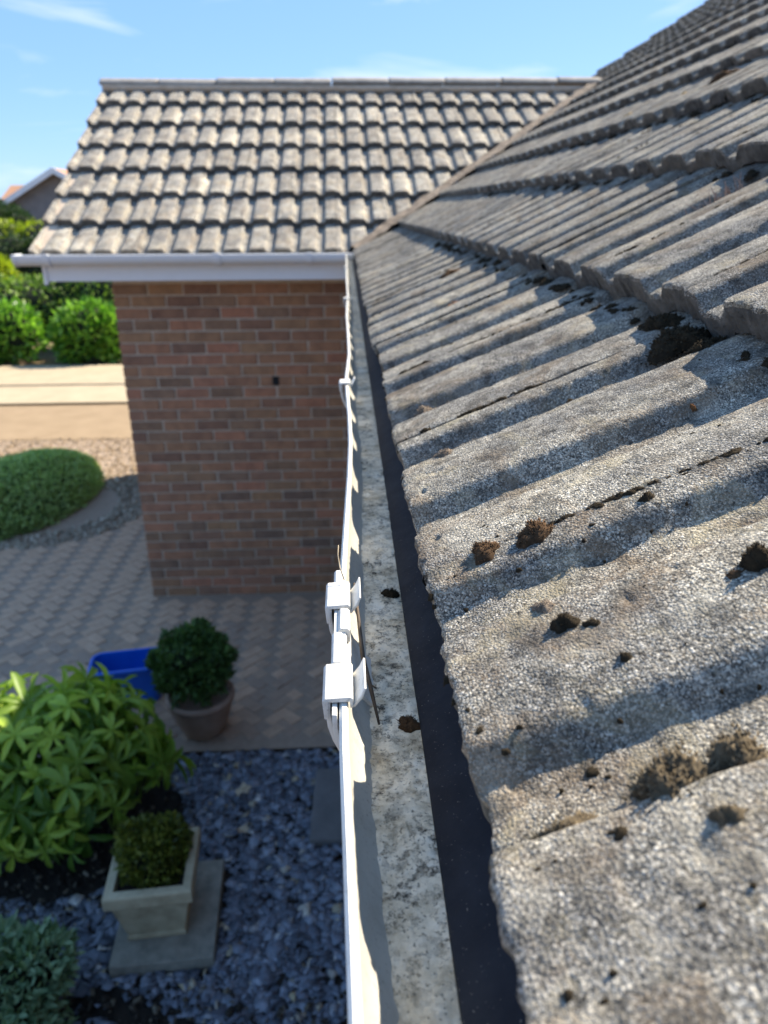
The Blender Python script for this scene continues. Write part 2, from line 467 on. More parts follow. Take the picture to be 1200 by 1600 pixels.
# ------------------------------------------------------------------ setting: ground, paving, drive
def sheet(name, x0, x1, y0, y1, z, mat, nx=2, ny=2, amp=0, seed=1, kind='structure'):
    xs, ys = np.linspace(x0, x1, nx), np.linspace(y0, y1, ny)
    X, Y = np.meshgrid(xs, ys)
    Z = z + amp * fbm(X * 3, Y * 3, seed) if amp else np.full_like(X, z)
    v = np.c_[X.ravel(), Y.ravel(), Z.ravel()]
    i = np.arange(nx * ny).reshape(ny, nx)
    q = np.c_[i[:-1, :-1].ravel(), i[:-1, 1:].ravel(), i[1:, 1:].ravel(), i[1:, :-1].ravel()]
    o = link(name, mesh_np(name, v, q, smooth=True), mat)
    setp(o, kind=kind); return o

ground = sheet('ground', -600, 600, -300, 900, -0.05, MT['drive'])
paving = sheet('paving', -5.2, 0.6, 3.29, 9.3, -0.006, MT['sand'])
drive = sheet('driveway', -40, 12, 9.3, 11.15, 0.0, MT['drive'], 40, 10, .006)
foot = sheet('footpath', -40, 12, 11.15, 14.1, 0.03, MT['concrete'])
setp(MB().box(-40, 12, 12.35, 12.48, -.02, .055).build('kerb', MT['concrete'], None, .008), kind='structure')
bed = sheet('garden_bed', -3.6, 0.4, -1.0, 3.27, -0.012, MT['soil'], 60, 60, .02, 5)

# block pavers in a herringbone, laid at 45 degrees
def paver_mesh(k):
    mb = MB().box(-.0785, .0785, -.0385, .0385, -.05, 0)
    me = mb.mesh('paver', .0045, seg=1)
    return me
pmesh = [paver_mesh(k) for k in range(1)]
spots = []
for i in range(-60, 60):
    for j in range(-60, 60):
        # 90-degree herringbone unit on a 0.1 grid
        x, y = i * .08, j * .08
        m_ = (i - j) % 4
        if m_ == 0: spots.append((x + .08, y + .04, 0))      # horizontal block covering (i,j),(i+1,j)
        elif m_ == 2: spots.append((x + .04, y + .08, 1))    # vertical block covering (i,j),(i,j+1)
rot = rad(45)
pv = []
for (x, y, o_) in spots:
    X = -1.6 + x * math.cos(rot) - y * math.sin(rot); Y = 6.2 + x * math.sin(rot) + y * math.cos(rot)
    if -4.6 < X < 0.35 and 3.36 < Y < 7.45 and not (X > -1.5 and Y > 5.0):
        # clear of the bed round the clipped shrub
        if ((X + 3.0) / 1.05) ** 2 + ((Y - 6.95) / .95) ** 2 < 1: continue
        # only what can be seen or nearly seen
        if X < -0.72 * Y - .1: continue
        pv.append((X, Y, rot + (math.pi / 2 if o_ else 0)))
pv.sort(key=lambda p: p[0] ** 2 * .3 + p[1] ** 2)
def jit(s): return random.uniform(-s, s)
for (X, Y, a) in pv[:300]:
    o = link('paver', pmesh[0], MT['paver'], paving)
    o.location = (X, Y, jit(.003)); o.rotation_euler = (jit(.012), jit(.012), a + jit(.01))
if len(pv) > 300:
    mb = MB()
    for (X, Y, a) in pv[300:]:
        c, s = math.cos(a), math.sin(a); z = jit(.003)
        mb.add([(X + px * c - py * s, Y + px * s + py * c, z + pz) for px, py, pz in
                [(-.0785, -.0385, -.03), (.0785, -.0385, -.03), (.0785, .0385, -.03), (-.0785, .0385, -.03), (-.075, -.035, 0), (.075, -.035, 0), (.075, .035, 0), (-.075, .035, 0)]],
               [(4, 5, 6, 7), (0, 1, 5, 4), (1, 2, 6, 5), (2, 3, 7, 6), (3, 0, 4, 7)])
    setp(mb.build('pavers', MT['paver'], paving), kind='stuff')

# ------------------------------------------------------------------ the house
house = empty('brick_house', (0, 0, 0))
setp(house, 'brown brick bungalow with weathered grey tiled roofs and white gutters', 'house')

XE, ZE = 0.054, CZ - 0.240      # eaves of the near roof slope (tail of the bottom course, pan level)
G = 0.307
STEP = 0.035
TAIL = [(XE, ZE, rad(22))]
for k in range(1, 17):
    x, z, a = TAIL[-1]
    TAIL.append((x + G * math.cos(a), z + G * math.sin(a) + STEP, rad(25)))
GW = 0.318
WSTEP = 0.042
YW0, ZW0 = 4.745, CZ - 0.240
WTAIL = [(YW0, ZW0, rad(22))]
for k in range(1, 8):
    y, z, a = WTAIL[-1]
    WTAIL.append((y + GW * math.cos(a), z + GW * math.sin(a) + WSTEP, rad(22.6)))
YR = WTAIL[7][0]                # ridge line of the wing
YGAB = 9.6                      # far gable of the main roof
XVERGE = -1.852                 # gable of the wing

HR = .0156
def prof(u):
    """double-roll tile section, period 0.15: crest, right slope, pan, left slope"""
    p = np.mod(u - .022, .15)
    def ss(t): t = np.clip(t, 0, 1); return t * t * (3 - 2 * t)
    h = 1 - ss(p / .019) + ss((p - .050) / .014)
    dome = np.where(p > .064, np.sin((p - .064) / .086 * math.pi) * .16, 0)
    return HR * (np.clip(h, 0, 1) + dome)

def tile_mesh(name, nl, nu, seed, grit=0.0, lump=0.0012, l1=.36, u0_=.0012, u1_=.2988, worn=.0016, skirt_t=.0300, steep=False):
    """one roof tile: textured top, thick broken tail edge, sides"""
    ls = np.concatenate([np.linspace(0, .02, max(3, nl // 12)), np.linspace(.02, l1, nl)[1:]])
    us = np.linspace(u0_, u1_, nu)
    L, Uu = np.meshgrid(ls, us, indexing='ij')
    H = prof(Uu) * (1.40 if steep else 1)
    H = H + lump * fbm(L * 28 + seed * 7.3, Uu * 28, seed, 3) * 1.4
    if grit:
        H = H + grit * (vnoise(L * 260, Uu * 260, seed + 3) + 1.0 * vnoise(L * 480, Uu * 480, seed + 9))
        pit = fbm(L * 70, Uu * 70, seed + 21, 2)
        H = H - np.clip(pit - .42, 0, 1) * .009
    # worn rounded tail and sides
    H = H - .0012 * np.exp(-L / .0025) - worn * (np.exp(-(Uu - u0_) / .003) + np.exp(-(u1_ - Uu) / .003))
    edge = .0016 * fbm(Uu * 45 + seed, Uu * 0 + seed * 3.1, seed + 5, 3) + .0025 * fbm(Uu * 160, Uu * 0, seed + 8, 2)
    Ld = L + edge * np.exp(-L / .03)
    n0, n1 = L.shape
    top = np.c_[Ld.ravel(), -Uu.ravel(), H.ravel()]
    idx = np.arange(n0 * n1).reshape(n0, n1)
    q = [np.c_[idx[:-1, :-1].ravel(), idx[:-1, 1:].ravel(), idx[1:, 1:].ravel(), idx[1:, :-1].ravel()][:, ::-1]]
    V = [top]; base = n0 * n1
    def skirt(ids, off, flip):
        nonlocal base
        v0 = top[ids]
        m = len(ids); rows = [ids]
        for dx, dz in off:
            vv = v0 + np.array([dx, 0, dz])
            if dx or dz: vv = vv + np.c_[.0028 * fbm(v0[:, 1] * 120 + dz * 900, v0[:, 0] * 120, seed + 31, 2), np.zeros(m), np.zeros(m)]
            V.append(vv); rows.append(np.arange(base, base + m)); base += m
        for a, b in zip(rows[:-1], rows[1:]):
            qq = np.c_[a[:-1], a[1:], b[1:], b[:-1]]
            q.append(qq[:, ::-1] if flip else qq)
    skirt(idx[0, :], [(-.0012, -.004), (-.0008, -.013), (.0015, -skirt_t), (.05, -skirt_t)], False)
    skirt(idx[:, 0], [(0, -.006), (0, -.018)], True)
    skirt(idx[:, -1], [(0, -.006), (0, -.018)], False)
    me = mesh_np(name, np.concatenate(V), np.concatenate(q), smooth=True)
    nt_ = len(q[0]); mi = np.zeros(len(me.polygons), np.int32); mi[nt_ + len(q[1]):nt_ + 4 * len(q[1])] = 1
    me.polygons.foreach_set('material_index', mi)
    me.set_sharp_from_angle(angle=rad(48))
    return me

VAR = [tile_mesh('roof_tile', 10, 85, 40 + k, 0, .0016) for k in range(8)]
VARM = [tile_mesh('roof_tile', 40, 90, 60 + k, .0004, .0013) for k in range(4)]
VARF = [tile_mesh('roof_tile', 7, 85, 80 + k, 0, .0018, skirt_t=.039, steep=True, u0_=.0003, u1_=.2997, worn=.0) for k in range(8)]

def clip_copy(me, matrix, planes):
    """copy of a tile mesh cut along world planes (point, outward normal)"""
    bm = bmesh.new(); bm.from_mesh(me)
    inv = matrix.inverted()
    for co, no in planes:
        c = inv @ Vector(co); nn = (inv.to_3x3() @ Vector(no)).normalized()
        bmesh.ops.bisect_plane(bm, geom=bm.verts[:] + bm.edges[:] + bm.faces[:], plane_co=c, plane_no=nn, clear_outer=True)
    if len(bm.faces) == 0:
        bm.free(); return None
    m2 = bpy.data.meshes.new('roof_tile'); bm.to_mesh(m2); bm.free()
    for p in m2.polygons: p.use_smooth = True
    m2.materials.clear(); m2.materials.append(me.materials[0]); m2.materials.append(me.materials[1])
    return m2
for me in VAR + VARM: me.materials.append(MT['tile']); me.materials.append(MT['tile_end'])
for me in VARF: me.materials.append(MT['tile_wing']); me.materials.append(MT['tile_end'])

def in_frame(p, mx=1.12, my=1.12):
    d = Vector(p) - Vector((0, 0, CZ)); w = d.dot(fwd)
    if w < .03: return False
    return abs(d.dot(rgt) / w * 1172 / 600) < mx and abs(d.dot(upv) / w * 1172 / 800) < my

# main roof slope facing left: underlay with the tiles on it
slope = math.atan2(G * math.sin(rad(25)) + STEP, G * math.cos(rad(25)))
XTOP = TAIL[16][0]; ZTOP = TAIL[16][2] if False else TAIL[16][1]
x1_, z1_ = TAIL[1][0], TAIL[1][1] - STEP
mb = MB()
def slab_poly(mb, pts, t):
    n = len(pts)
    mb.add([tuple(p) for p in pts] + [(p[0], p[1], p[2] - t) for p in pts],
           [tuple(range(n)), tuple(range(n, 2 * n))[::-1]] + [(i, i + n, (i + 1) % n + n, (i + 1) % n) for i in range(n)])
dz = -.034
slab_poly(mb, [(XE + .045, -1.5, ZE + .012 + dz), (x1_, -1.5, z1_ + dz), (x1_, YGAB - .05, z1_ + dz), (XE + .045, YGAB - .05, ZE + .012 + dz)], .01)
slab_poly(mb, [(x1_, -1.5, z1_ + dz), (XTOP, -1.5, ZTOP - STEP + dz), (XTOP, YGAB - .05, ZTOP - STEP + dz), (x1_, YGAB - .05, z1_ + dz)], .01)
slab_poly(mb, [(XTOP, -1.5, ZTOP - STEP + dz), (XTOP + 4.4, -1.5, ZE + dz), (XTOP + 4.4, YGAB - .05, ZE + dz), (XTOP, YGAB - .05, ZTOP - STEP + dz)], .01)
roof = mb.build('roof', MT['deck'], house)
setp(roof, 'main roof slope of grey double-roll concrete tiles seen close up')

hidden = []
n_tiles = 0
for k in range(16):
    x, z, a = TAIL[k]
    for j in range(-5, 32):
        yo = .445 + .3 * j
        if yo > YGAB + .01: continue
        if yo - .3 < -1.45: continue
        jy, jz, ja = jit(.0015), jit(.0012), jit(.004)
        mtx = Matrix.Translation((x + jit(.004), yo + jy, z + jz)) @ Matrix.Rotation(-a + ja, 4, 'Y') @ Matrix.Rotation(jit(.003), 4, 'Z')
        xc, yc = x + .14, yo - .15
        wing = XE + 2.0 - abs(yc - YR)          # left of this the wing roof covers
        if xc + .33 < wing - .02 and abs(yc - YR) < 2.0 and x + .3 < wing - .16: continue
        crossing = abs(yc - YR) < 2.2 and x < wing + .17
        vis = any(in_frame((x + dl * math.cos(a), yo - du, z + dl * math.sin(a))) for dl in (0, .15, .3) for du in (0, .15, .3))
        dist = math.hypot(x + .1, yc)
        if not vis:
            hidden.append(mtx); continue
        if k == 0 and -1 <= j <= 2 or (k == 1 and 0 <= j <= 3 and dist < 1.25):
            if dist < .62: me = tile_mesh('roof_tile', 190, 165, 100 + k * 17 + j, .00045, .0014)
            else: me = tile_mesh('roof_tile', 95, 100, 100 + k * 17 + j, .00045, .0014)
            if k == 0 and j in (-1, 0): me = tile_mesh('roof_tile', 190, 165, 100, .00045, .0014, u0_=.0012 if j == 0 else 0.0, u1_=.37 if j == 0 else .2988, worn=.0)
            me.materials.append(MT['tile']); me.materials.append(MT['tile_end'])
        elif dist < 2.6: me = VARM[(k * 3 + j * 5) % 4]
        else: me = VAR[(k * 3 + j * 7) % 8]
        if crossing:
            s_ = 1 if yc > YR else -1
            pl = ((XE + .055, YW0 if s_ < 0 else 2 * YR - YW0, 0), (-1, -s_, 0))
            me = clip_copy(me, mtx, [pl])
            if me is None: continue
        link('roof_tile', me, None, roof, mtx); n_tiles += 1
# the tiles no one sees from here, joined
if hidden:
    base = tile_mesh('hidden', 3, 13, 5, 0, .001)
    nv = len(base.vertices); co = np.empty(nv * 3, np.float32); base.vertices.foreach_get('co', co); co = co.reshape(-1, 3)
    qi = np.empty(len(base.loops), np.int32); base.loops.foreach_get('vertex_index', qi); qi = qi.reshape(-1, 4)
    V, Q = [], []
    for i, mtx in enumerate(hidden):
        R_ = np.array(mtx); V.append(co @ R_[:3, :3].T + R_[:3, 3]); Q.append(qi + i * nv)
    o = link('roof_tiles', mesh_np('roof_tiles', np.concatenate(V), np.concatenate(Q), smooth=True), MT['tile'], roof)
    setp(o, kind='stuff')

# wing roof
mb = MB()
zr = WTAIL[7][1] - WSTEP
slab_poly(mb, [(XVERGE + .03, YW0 + .045, ZW0 + .012 + dz), (2.3, YW0 + .045, ZW0 + .012 + dz), (2.3, YR, zr + dz), (XVERGE + .03, YR, zr + dz)], .01)
slab_poly(mb, [(XVERGE + .03, YR, zr + dz), (2.3, YR, zr + dz), (2.3, 2 * YR - YW0, ZW0 + dz), (XVERGE + .03, 2 * YR - YW0, ZW0 + dz)], .01)
wroof = mb.build('roof', MT['deck'], house)
setp(wroof, 'gabled wing roof with seven rows of pale sunlit tiles')
for k in range(7):
    y, z, a = WTAIL[k]
    for j in range(0, 15):
        xo = XVERGE + .3 * j
        if xo - XE > (y + .42 - YW0) + .02: continue
        mtx = Matrix.Translation((xo + jit(.003), y + jit(.006), z + jit(.0018))) @ Matrix.Rotation(math.pi / 2 + jit(.006), 4, 'Z') @ Matrix.Rotation(-a + jit(.006), 4, 'Y')
        me = VARF[(k * 5 + j * 3) % 8]
        if xo + .3 - XE > (y - .01 - YW0):
            me = clip_copy(me, mtx, [((XE - .045, YW0, 0), (1, -1, 0))])
            if me is None: continue
        link('roof_tile', me, None, wroof, mtx)
# rear slope tiles, out of sight
V, Q = [], []
base = tile_mesh('hidden', 3, 13, 6, 0, .001)
nv = len(base.vertices); co = np.empty(nv * 3, np.float32); base.vertices.foreach_get('co', co); co = co.reshape(-1, 3)
qi = np.empty(len(base.loops), np.int32); base.loops.foreach_get('vertex_index', qi); qi = qi.reshape(-1, 4)
for k in range(7):
    y, z, a = WTAIL[k]
    for j in range(13):
        xo = XVERGE + .3 * (j + 1)
        if xo - XE > (y - YW0) + .1: continue
        mtx = np.array(Matrix.Translation((xo, 2 * YR - y, z)) @ Matrix.Rotation(-math.pi / 2, 4, 'Z') @ Matrix.Rotation(-a, 4, 'Y'))
        V.append(co @ mtx[:3, :3].T + mtx[:3, 3]); Q.append(qi + (len(V) - 1) * nv)
setp(link('roof_tiles', mesh_np('roof_tiles', np.concatenate(V), np.concatenate(Q), smooth=True), MT['tile_wing'], wroof), kind='stuff')

# ridge tiles of the wing
zrt = CZ + .945
x = XVERGE - .02
i = 0
while x < 2.02:
    Lr = .445
    secs = []
    x2 = min(x + Lr, 2.06)
    dzr = jit(.004) + (x + 1.85) * .006
    prof_r = []
    for t in np.linspace(-1, 1, 13):
        ang = t * rad(64)
        prof_r.append((math.sin(ang) * .105, zrt - .080 + math.cos(ang) * .080))
    prof_i = [(p * .88, q - .014) for p, q in prof_r[::-1]]
    full = prof_r + prof_i
    for xx, sc in ((x + .002, 1), (x + .012, 1.02), (x2 - .012, 1.0), (x2 - .003, .985)):
        secs.append([(xx, YR + p * sc, q + dzr + (sc - 1) * .08) for p, q in full])
    MB().sweep(full, secs).build('ridge_tile', MT['ridge'], wroof, 0, True)
    x = x2 + .004; i += 1
mb = MB()
for s_ in (-1, 1):
    secs = []
    for xx in np.linspace(XVERGE, 2.05, 60):
        w_ = .092 + .010 * float(vnoise(np.array(xx * 9.), np.array(s_ * 3.), 4)); 
        secs.append([(xx, YR + s_ * .05, zrt - .05), (xx, YR + s_ * w_, zrt - .050), (xx, YR + s_ * (w_ + .004), zrt - .075), (xx, YR + s_ * .05, zrt - .12)])
    mb.sweep([0] * 4, secs)
mb.build('ridge_mortar', MT['mortar'], wroof, 0, True)

# valley: mortar fillet between the two slopes
def valley(name, sgn):
    v = []; n = 120; mcol = 7
    for i in range(n):
        t = i / (n - 1); d = .0 + t * 2.03
        cx, cy = XE + .01 + d, (YW0 + d) if sgn < 0 else (2 * YR - YW0 - d)
        zz = ZE + d * math.tan(slope) * .985 + .016
        for j in range(mcol):
            s_ = (j / (mcol - 1) - .5) * 2
            off = s_ * (.048 + .02 * float(vnoise(np.array(i * .35), np.array(j * 3.), 3)))
            v.append((cx + off * .707, cy - (-sgn) * off * .707 * (1) if sgn < 0 else cy + off * .707,
                      zz + .012 * abs(s_) + .012 * float(fbm(np.array(i * .5), np.array(j * 1.3), 8))))
    idx = np.arange(n * mcol).reshape(n, mcol)
    q = np.c_[idx[:-1, :-1].ravel(), idx[:-1, 1:].ravel(), idx[1:, 1:].ravel(), idx[1:, :-1].ravel()]
    link(name, mesh_np(name, v, q, smooth=True), MT['valley'], wroof)
valley('valley_mortar', -1)
valley('valley_mortar', 1)
# verge mortar under the end tiles of the wing, and a white bargeboard
for s_ in (-1, 1):
    yE = YW0 if s_ < 0 else 2 * YR - YW0
    mb = MB()
    slab_poly(mb, [(XVERGE + .012, yE, ZW0 - .012), (XVERGE + .09, yE, ZW0 - .012), (XVERGE + .09, YR, zr - .012), (XVERGE + .012, YR, zr - .012)], .03)
    mb.build('verge_mortar', MT['mortar'], wroof)
    mb = MB()
    slab_poly(mb, [(XVERGE + .04, yE + s_ * -.05, ZW0 - .03), (XVERGE + .062, yE + s_ * -.05, ZW0 - .03), (XVERGE + .062, YR, zr - .055), (XVERGE + .04, YR, zr - .055)], .15)
    mb.build('bargeboard', MT['pvc_wing'], house)
# verge of the main roof at its far gable
mb = MB()
slab_poly(mb, [(XE + .1, YGAB - .1, ZE - .0), (XE + .1, YGAB - .01, ZE - .0), (XTOP, YGAB - .01, ZTOP - STEP - .01), (XTOP, YGAB - .1, ZTOP - STEP - .01)], .04)
mb.build('verge_mortar', MT['mortar'], roof)

# walls
WX0, WX1, WY = -1.489, 0.35, 5.0456
ZSOF = CZ - .402
wall = MB().box(WX0 + .006, WX1, WY + .0065, 2 * YR - WY, -.05, ZSOF + .05).build('wall', MT['mortar'], house)
setp(wall, 'gable wing wall of mixed brown bricks')
def brick_mesh(wd, seed):
    rr = random.Random(seed)
    mb = MB().box(0, wd, 0, .102, -.0325, .0325)
    me = mb.mesh('brick', .003, seg=1)
    for v in me.vertices:
        v.co.x += rr.uniform(-.0016, .0016); v.co.z += rr.uniform(-.0014, .0014); v.co.y += rr.uniform(-.0008, .0008)
    return me
BF = [brick_mesh(.214, s_) for s_ in range(6)]; BH = [brick_mesh(.1005, 20 + s_) for s_ in range(4)]
for me in BF + BH: me.materials.append(MT['brick'])
ztop = CZ - .477
for i in range(-1, 30):
    z = ztop - .075 * i
    if z + .033 > ZSOF + .02: continue
    x = WX0
    if i % 2: 
        o = link('brick', BH[i % 4], None, wall); o.location = (x, WY + jit(.0015), z + jit(.001)); x += .1115
    j = 0
    while x < WX1 - .02:
        if x + .214 > WX1: 
            o = link('brick', BH[(i + j) % 4], None, wall)
        else: o = link('brick', BF[(i * 7 + j * 3) % 6], None, wall)
        o.location = (x + jit(.0015), WY + jit(.002), z + jit(.0015)); x += .225; j += 1
# brickwork of the gable end and the rear
mb = MB()
for i in range(-1, 30):
    z = ztop - .075 * i
    y = WY + .11 + (.112 if i % 2 else 0)
    while y < 2 * YR - WY - .2:
        mb.box(WX0 - .0, WX0 + .1, y, y + .214, z - .0325, z + .0325); y += .225
setp(mb.build('bricks', MT['brick'], wall), kind='stuff')
# gable triangle
mb = MB()
slab_t = [(WX0 + .01, WY + .02, ZSOF + .04), (WX0 + .01, 2 * YR - WY - .02, ZSOF + .04), (WX0 + .01, YR, zr - .09)]
mb.add(slab_t + [(p[0] + .1, p[1], p[2]) for p in slab_t], [(0, 1, 2), (5, 4, 3), (0, 3, 4, 1), (1, 4, 5, 2), (2, 5, 3, 0)])
mb.build('gable', MT['brickwall'], house)
# small dark plug holes in the brickwork
mb = MB()
for px, pz in ((-.508, CZ - 1.075),):
    mb.box(px, px + .045, WY - .004, WY + .02, pz - .03, pz + .03)
mb.build('vent_plug', MT['deck'], wall, .004)
mw = MB().box(XE + .30, 8.0, -1.3, YGAB - .3, -.05, ZSOF + .02)
o = mw.build('wall', MT['brickwall'], house)
setp(o, 'main side wall under the near gutter')

# fascias and soffits
MB().box(-1.79, .09, 4.802, 4.824, CZ - .402, CZ - .262).build('fascia', MT['pvc_wing'], house, .003)
MB().box(-1.785, .12, 4.824, WY + .02, CZ - .400, CZ - .392).build('soffit', MT['pvc_wing'], house)
MB().box(.110, .130, -1.4, 4.80, CZ - .42, CZ - .285).build('fascia', MT['pvc_in'], house, .003)
MB().box(.130, XE + .32, -1.4, 4.80, CZ - .41, CZ - .402).build('soffit', MT['pvc_in'], house)

# eaves felt: black strip dressed from under the tiles into the gutter
ys = np.linspace(-.6, 4.78, 260)
cols_ = [(.0405, -.3055), (.0415, -.3035), (.056, -.294), (.076, -.281), (.105, -.268), (.13, -.264)]
v = []
for y in ys:
    wob = .0010 * float(vnoise(np.array(y * 5), np.array(.3), 3)) + .0006 * float(vnoise(np.array(y * 23), np.array(.3), 5))
    zz = .0045 * y
    for c_, (xx, z_) in enumerate(cols_):
        v.append((xx + wob, y, CZ + z_ + zz * (1 if c_ < 3 else .5) + .0012 * float(vnoise(np.array(y * 9), np.array(c_ * 1.7), 9))))
nn = len(cols_)
idx = np.arange(len(ys) * nn).reshape(len(ys), nn)
q = np.c_[idx[:-1, :-1].ravel(), idx[:-1, 1:].ravel(), idx[1:, 1:].ravel(), idx[1:, :-1].ravel()]
o = link('eaves_felt', mesh_np('eaves_felt', v, q, smooth=True), MT['felt'], house)
sm = o.modifiers.new('thick', 'SOLIDIFY'); sm.thickness = .0012; sm.offset = -1
setp(o, 'black plastic felt strip dressed into the near gutter')

# ------------------------------------------------------------------ gutters
RG = .0555
lipx = np.array([(-.6, -.004), (.18, -.0035), (.234, -.005), (.323, -.0075), (.506, -.009), (.637, -.0055), (.76, -.002), (.876, .0), (1.0, -.0005), (1.14, -.003), (1.25, -.004), (1.46, .002), (1.75, .001), (2.0, -.001), (2.45, .0035), (3.2, .002), (4.0, .004), (4.85, .004)])
def lx(y): return .002 + float(np.interp(y, lipx[:, 0], lipx[:, 1]))
def lz(y): return CZ - .271 + .0045 * y
def halfround(cx, r, a0=180, a1=360, n=16):
    return [(cx + r * math.cos(rad(a0 + (a1 - a0) * k / n)), r * math.sin(rad(a0 + (a1 - a0) * k / n))) for k in range(n + 1)]
def gutter_sec(y, xl, zl):
    cx = xl + RG
    out = halfround(cx, RG + .0018, 180, 360)
    inn = halfround(cx, RG - .0004, 180, 360)[::-1]
    lip = [(xl + .0012, .0), (xl + .0019, .0028), (xl + .0010, .0044), (xl - .0016, .0048), (xl - .0034, .0028), (xl - .0030, .0)]
    pts = out + [(cx + RG + .0018, .004), (cx + RG - .0004, .004)] + inn + lip
    return [(p, y, zl + q_) for p, q_ in pts]
secs = [gutter_sec(y, lx(y), lz(y)) for y in np.concatenate([np.linspace(-.6, .0, 6), np.linspace(.02, 2.6, 130), np.linspace(2.7, 4.69, 40)])]
gut = MB().sweep(secs[0], secs).build('gutter', MT['pvc_in'], house, 0, False)
setp(gut, 'near half-round gutter with a dirty white lip and silt inside')
for p in gut.data.polygons: p.use_smooth = True
gut.data.set_sharp_from_angle(angle=rad(50))
gut.data.materials.append(MT['pvc_grime'])
for p in gut.data.polygons:
    c = p.center
    if abs(math.hypot(c.x - lx(c.y) - RG, c.z - lz(c.y)) - RG) < .0009 and c.z < lz(c.y) - .001: p.material_index = 1

# silt bed in the gutter
ys = np.concatenate([np.linspace(-.3, .9, 420), np.linspace(.903, 4.7, 420)])
nx = 34
v = []
YY, TT = np.meshgrid(ys, np.linspace(0, 1, nx), indexing='ij')
LX = .002 + np.interp(YY, lipx[:, 0], lipx[:, 1]); LZ = CZ - .271 + .0045 * YY
lev = .0195 + .004 * fbm(YY * 6, YY * 0, 3) + .0006 * fbm(YY * 40, TT * 2, 5)
half = np.sqrt(np.maximum(RG ** 2 - (RG - lev) ** 2, 1e-6)) * 1.12
XX = LX + RG + half * (2 * TT - 1)
ZZ = LZ - RG + lev + .0022 * fbm(YY * 60, XX * 60, 7, 3) + .0016 * fbm(YY * 220, XX * 220, 11, 2) - .003 * (1 - (2 * TT - 1) ** 8 * 0 - 1)
idx = np.arange(YY.size).reshape(YY.shape)
q = np.c_[idx[:-1, :-1].ravel(), idx[:-1, 1:].ravel(), idx[1:, 1:].ravel(), idx[1:, :-1].ravel()][:, ::-1]
link('gutter_silt', mesh_np('gutter_silt', np.c_[XX.ravel(), YY.ravel(), ZZ.ravel()], q, smooth=True), MT['silt'], gut)

def arc_band(mb, cx, y0, y1, zl, r, t, a0, a1, n=14, dirx=1):
    o_ = halfround(cx, r + t, a0, a1, n); i_ = halfround(cx, r, a0, a1, n)[::-1]
    pts = o_ + i_
    mb.sweep(pts, [[(p, y, zl + q_) for p, q_ in pts] for y in (y0, y1)])
def clip(y, wdt=.030, big=True):
    """bracket clip: strap round the outside, cap over the lip, curled inner tongue"""
    xl, zl = lx(y), lz(y)
    cx = xl + RG
    y0, y1 = y - wdt / 2, y + wdt / 2
    mb = MB()
    arc_band(mb, cx, y0, y1, zl, RG + .0085, .0030, 174, 292)
    o_ = mb.mesh('gutter_clip', .0009)
    bmx = bmesh.new(); bmx.from_mesh(o_)
    mb2 = MB()
    capx0 = xl - .0125
    # cap: slightly crowned plate
    pts = [(capx0 + .0005, -.006), (capx0 - .0005, .0060), (capx0 + .0012, .0082), (xl + .0035, .0090), (xl + .0050, .0075), (xl + .0050, .0015), (xl + .0032, .0015), (xl + .0030, .0058), (capx0 + .0030, .0055), (capx0 + .0032, -.006)]
    mb2.sweep(pts, [[(p, yy, zl + q_) for p, q_ in pts] for yy in (y0 - .001, y1 + .001)])
    # tongue hooked inside the lip, flaring up
    pts = [(xl + .0044, .0035), (xl + .0058, .0025), (xl + .0105, .0085), (xl + .0128, .0150), (xl + .0116, .0156), (xl + .0092, .0100)]
    mb2.sweep(pts, [[(p, yy, zl + q_ - .002) for p, q_ in pts] for yy in (y0 + .001, y1 - .001)])
    me2 = mb2.mesh('gutter_clip', .0005)
    bmx.from_mesh(me2)
    me = bpy.data.meshes.new('gutter_clip'); bmx.to_mesh(me); bmx.free()
    for p in me.polygons: p.use_smooth = True
    me.set_sharp_from_angle(angle=rad(40))
    return link('gutter_clip', me, MT['pvc'], gut)
clip(.378, .034); clip(.486, .034); clip(1.20, .026); clip(2.37, .026); clip(3.6, .026)
# union sleeve between the two near clips, with its raised lip cover and seal
mb = MB()
arc_band(mb, lx(.43) + RG, .350, .520, lz(.43), RG + .0040, .0030, 176, 320)
mb.build('gutter_union', MT['pvc'], gut, .0006, False)
for (a, b, dx, hgt) in ((.397, .433, -.0030, .0085), (.438, .466, .0014, .0078), (.505, .524, -.002, .0085)):
    xl, zl = lx((a + b) / 2) + dx, lz((a + b) / 2)
    pts = [(xl - .005, -.003), (xl - .0052, hgt - .002), (xl - .0035, hgt), (xl + .001, hgt), (xl + .003, hgt - .002), (xl + .0028, -.003)]
    MB().sweep(pts, [[(p, yy, zl + q_) for p, q_ in pts] for yy in (a, b)]).build('lip_cover', MT['pvc'], gut, .0007, False)
# inner leaf of the union
pts = [(p, q_) for p, q_ in halfround(lx(.47) + RG, RG - .0030, 184, 236, 8)] + [(p, q_) for p, q_ in halfround(lx(.47) + RG, RG - .0006, 184, 236, 8)][::-1]
MB().sweep(pts, [[(p, yy, lz(.47) + q_) for p, q_ in pts] for yy in (.415, .470)]).build('union_seal', MT['pvc'], gut)

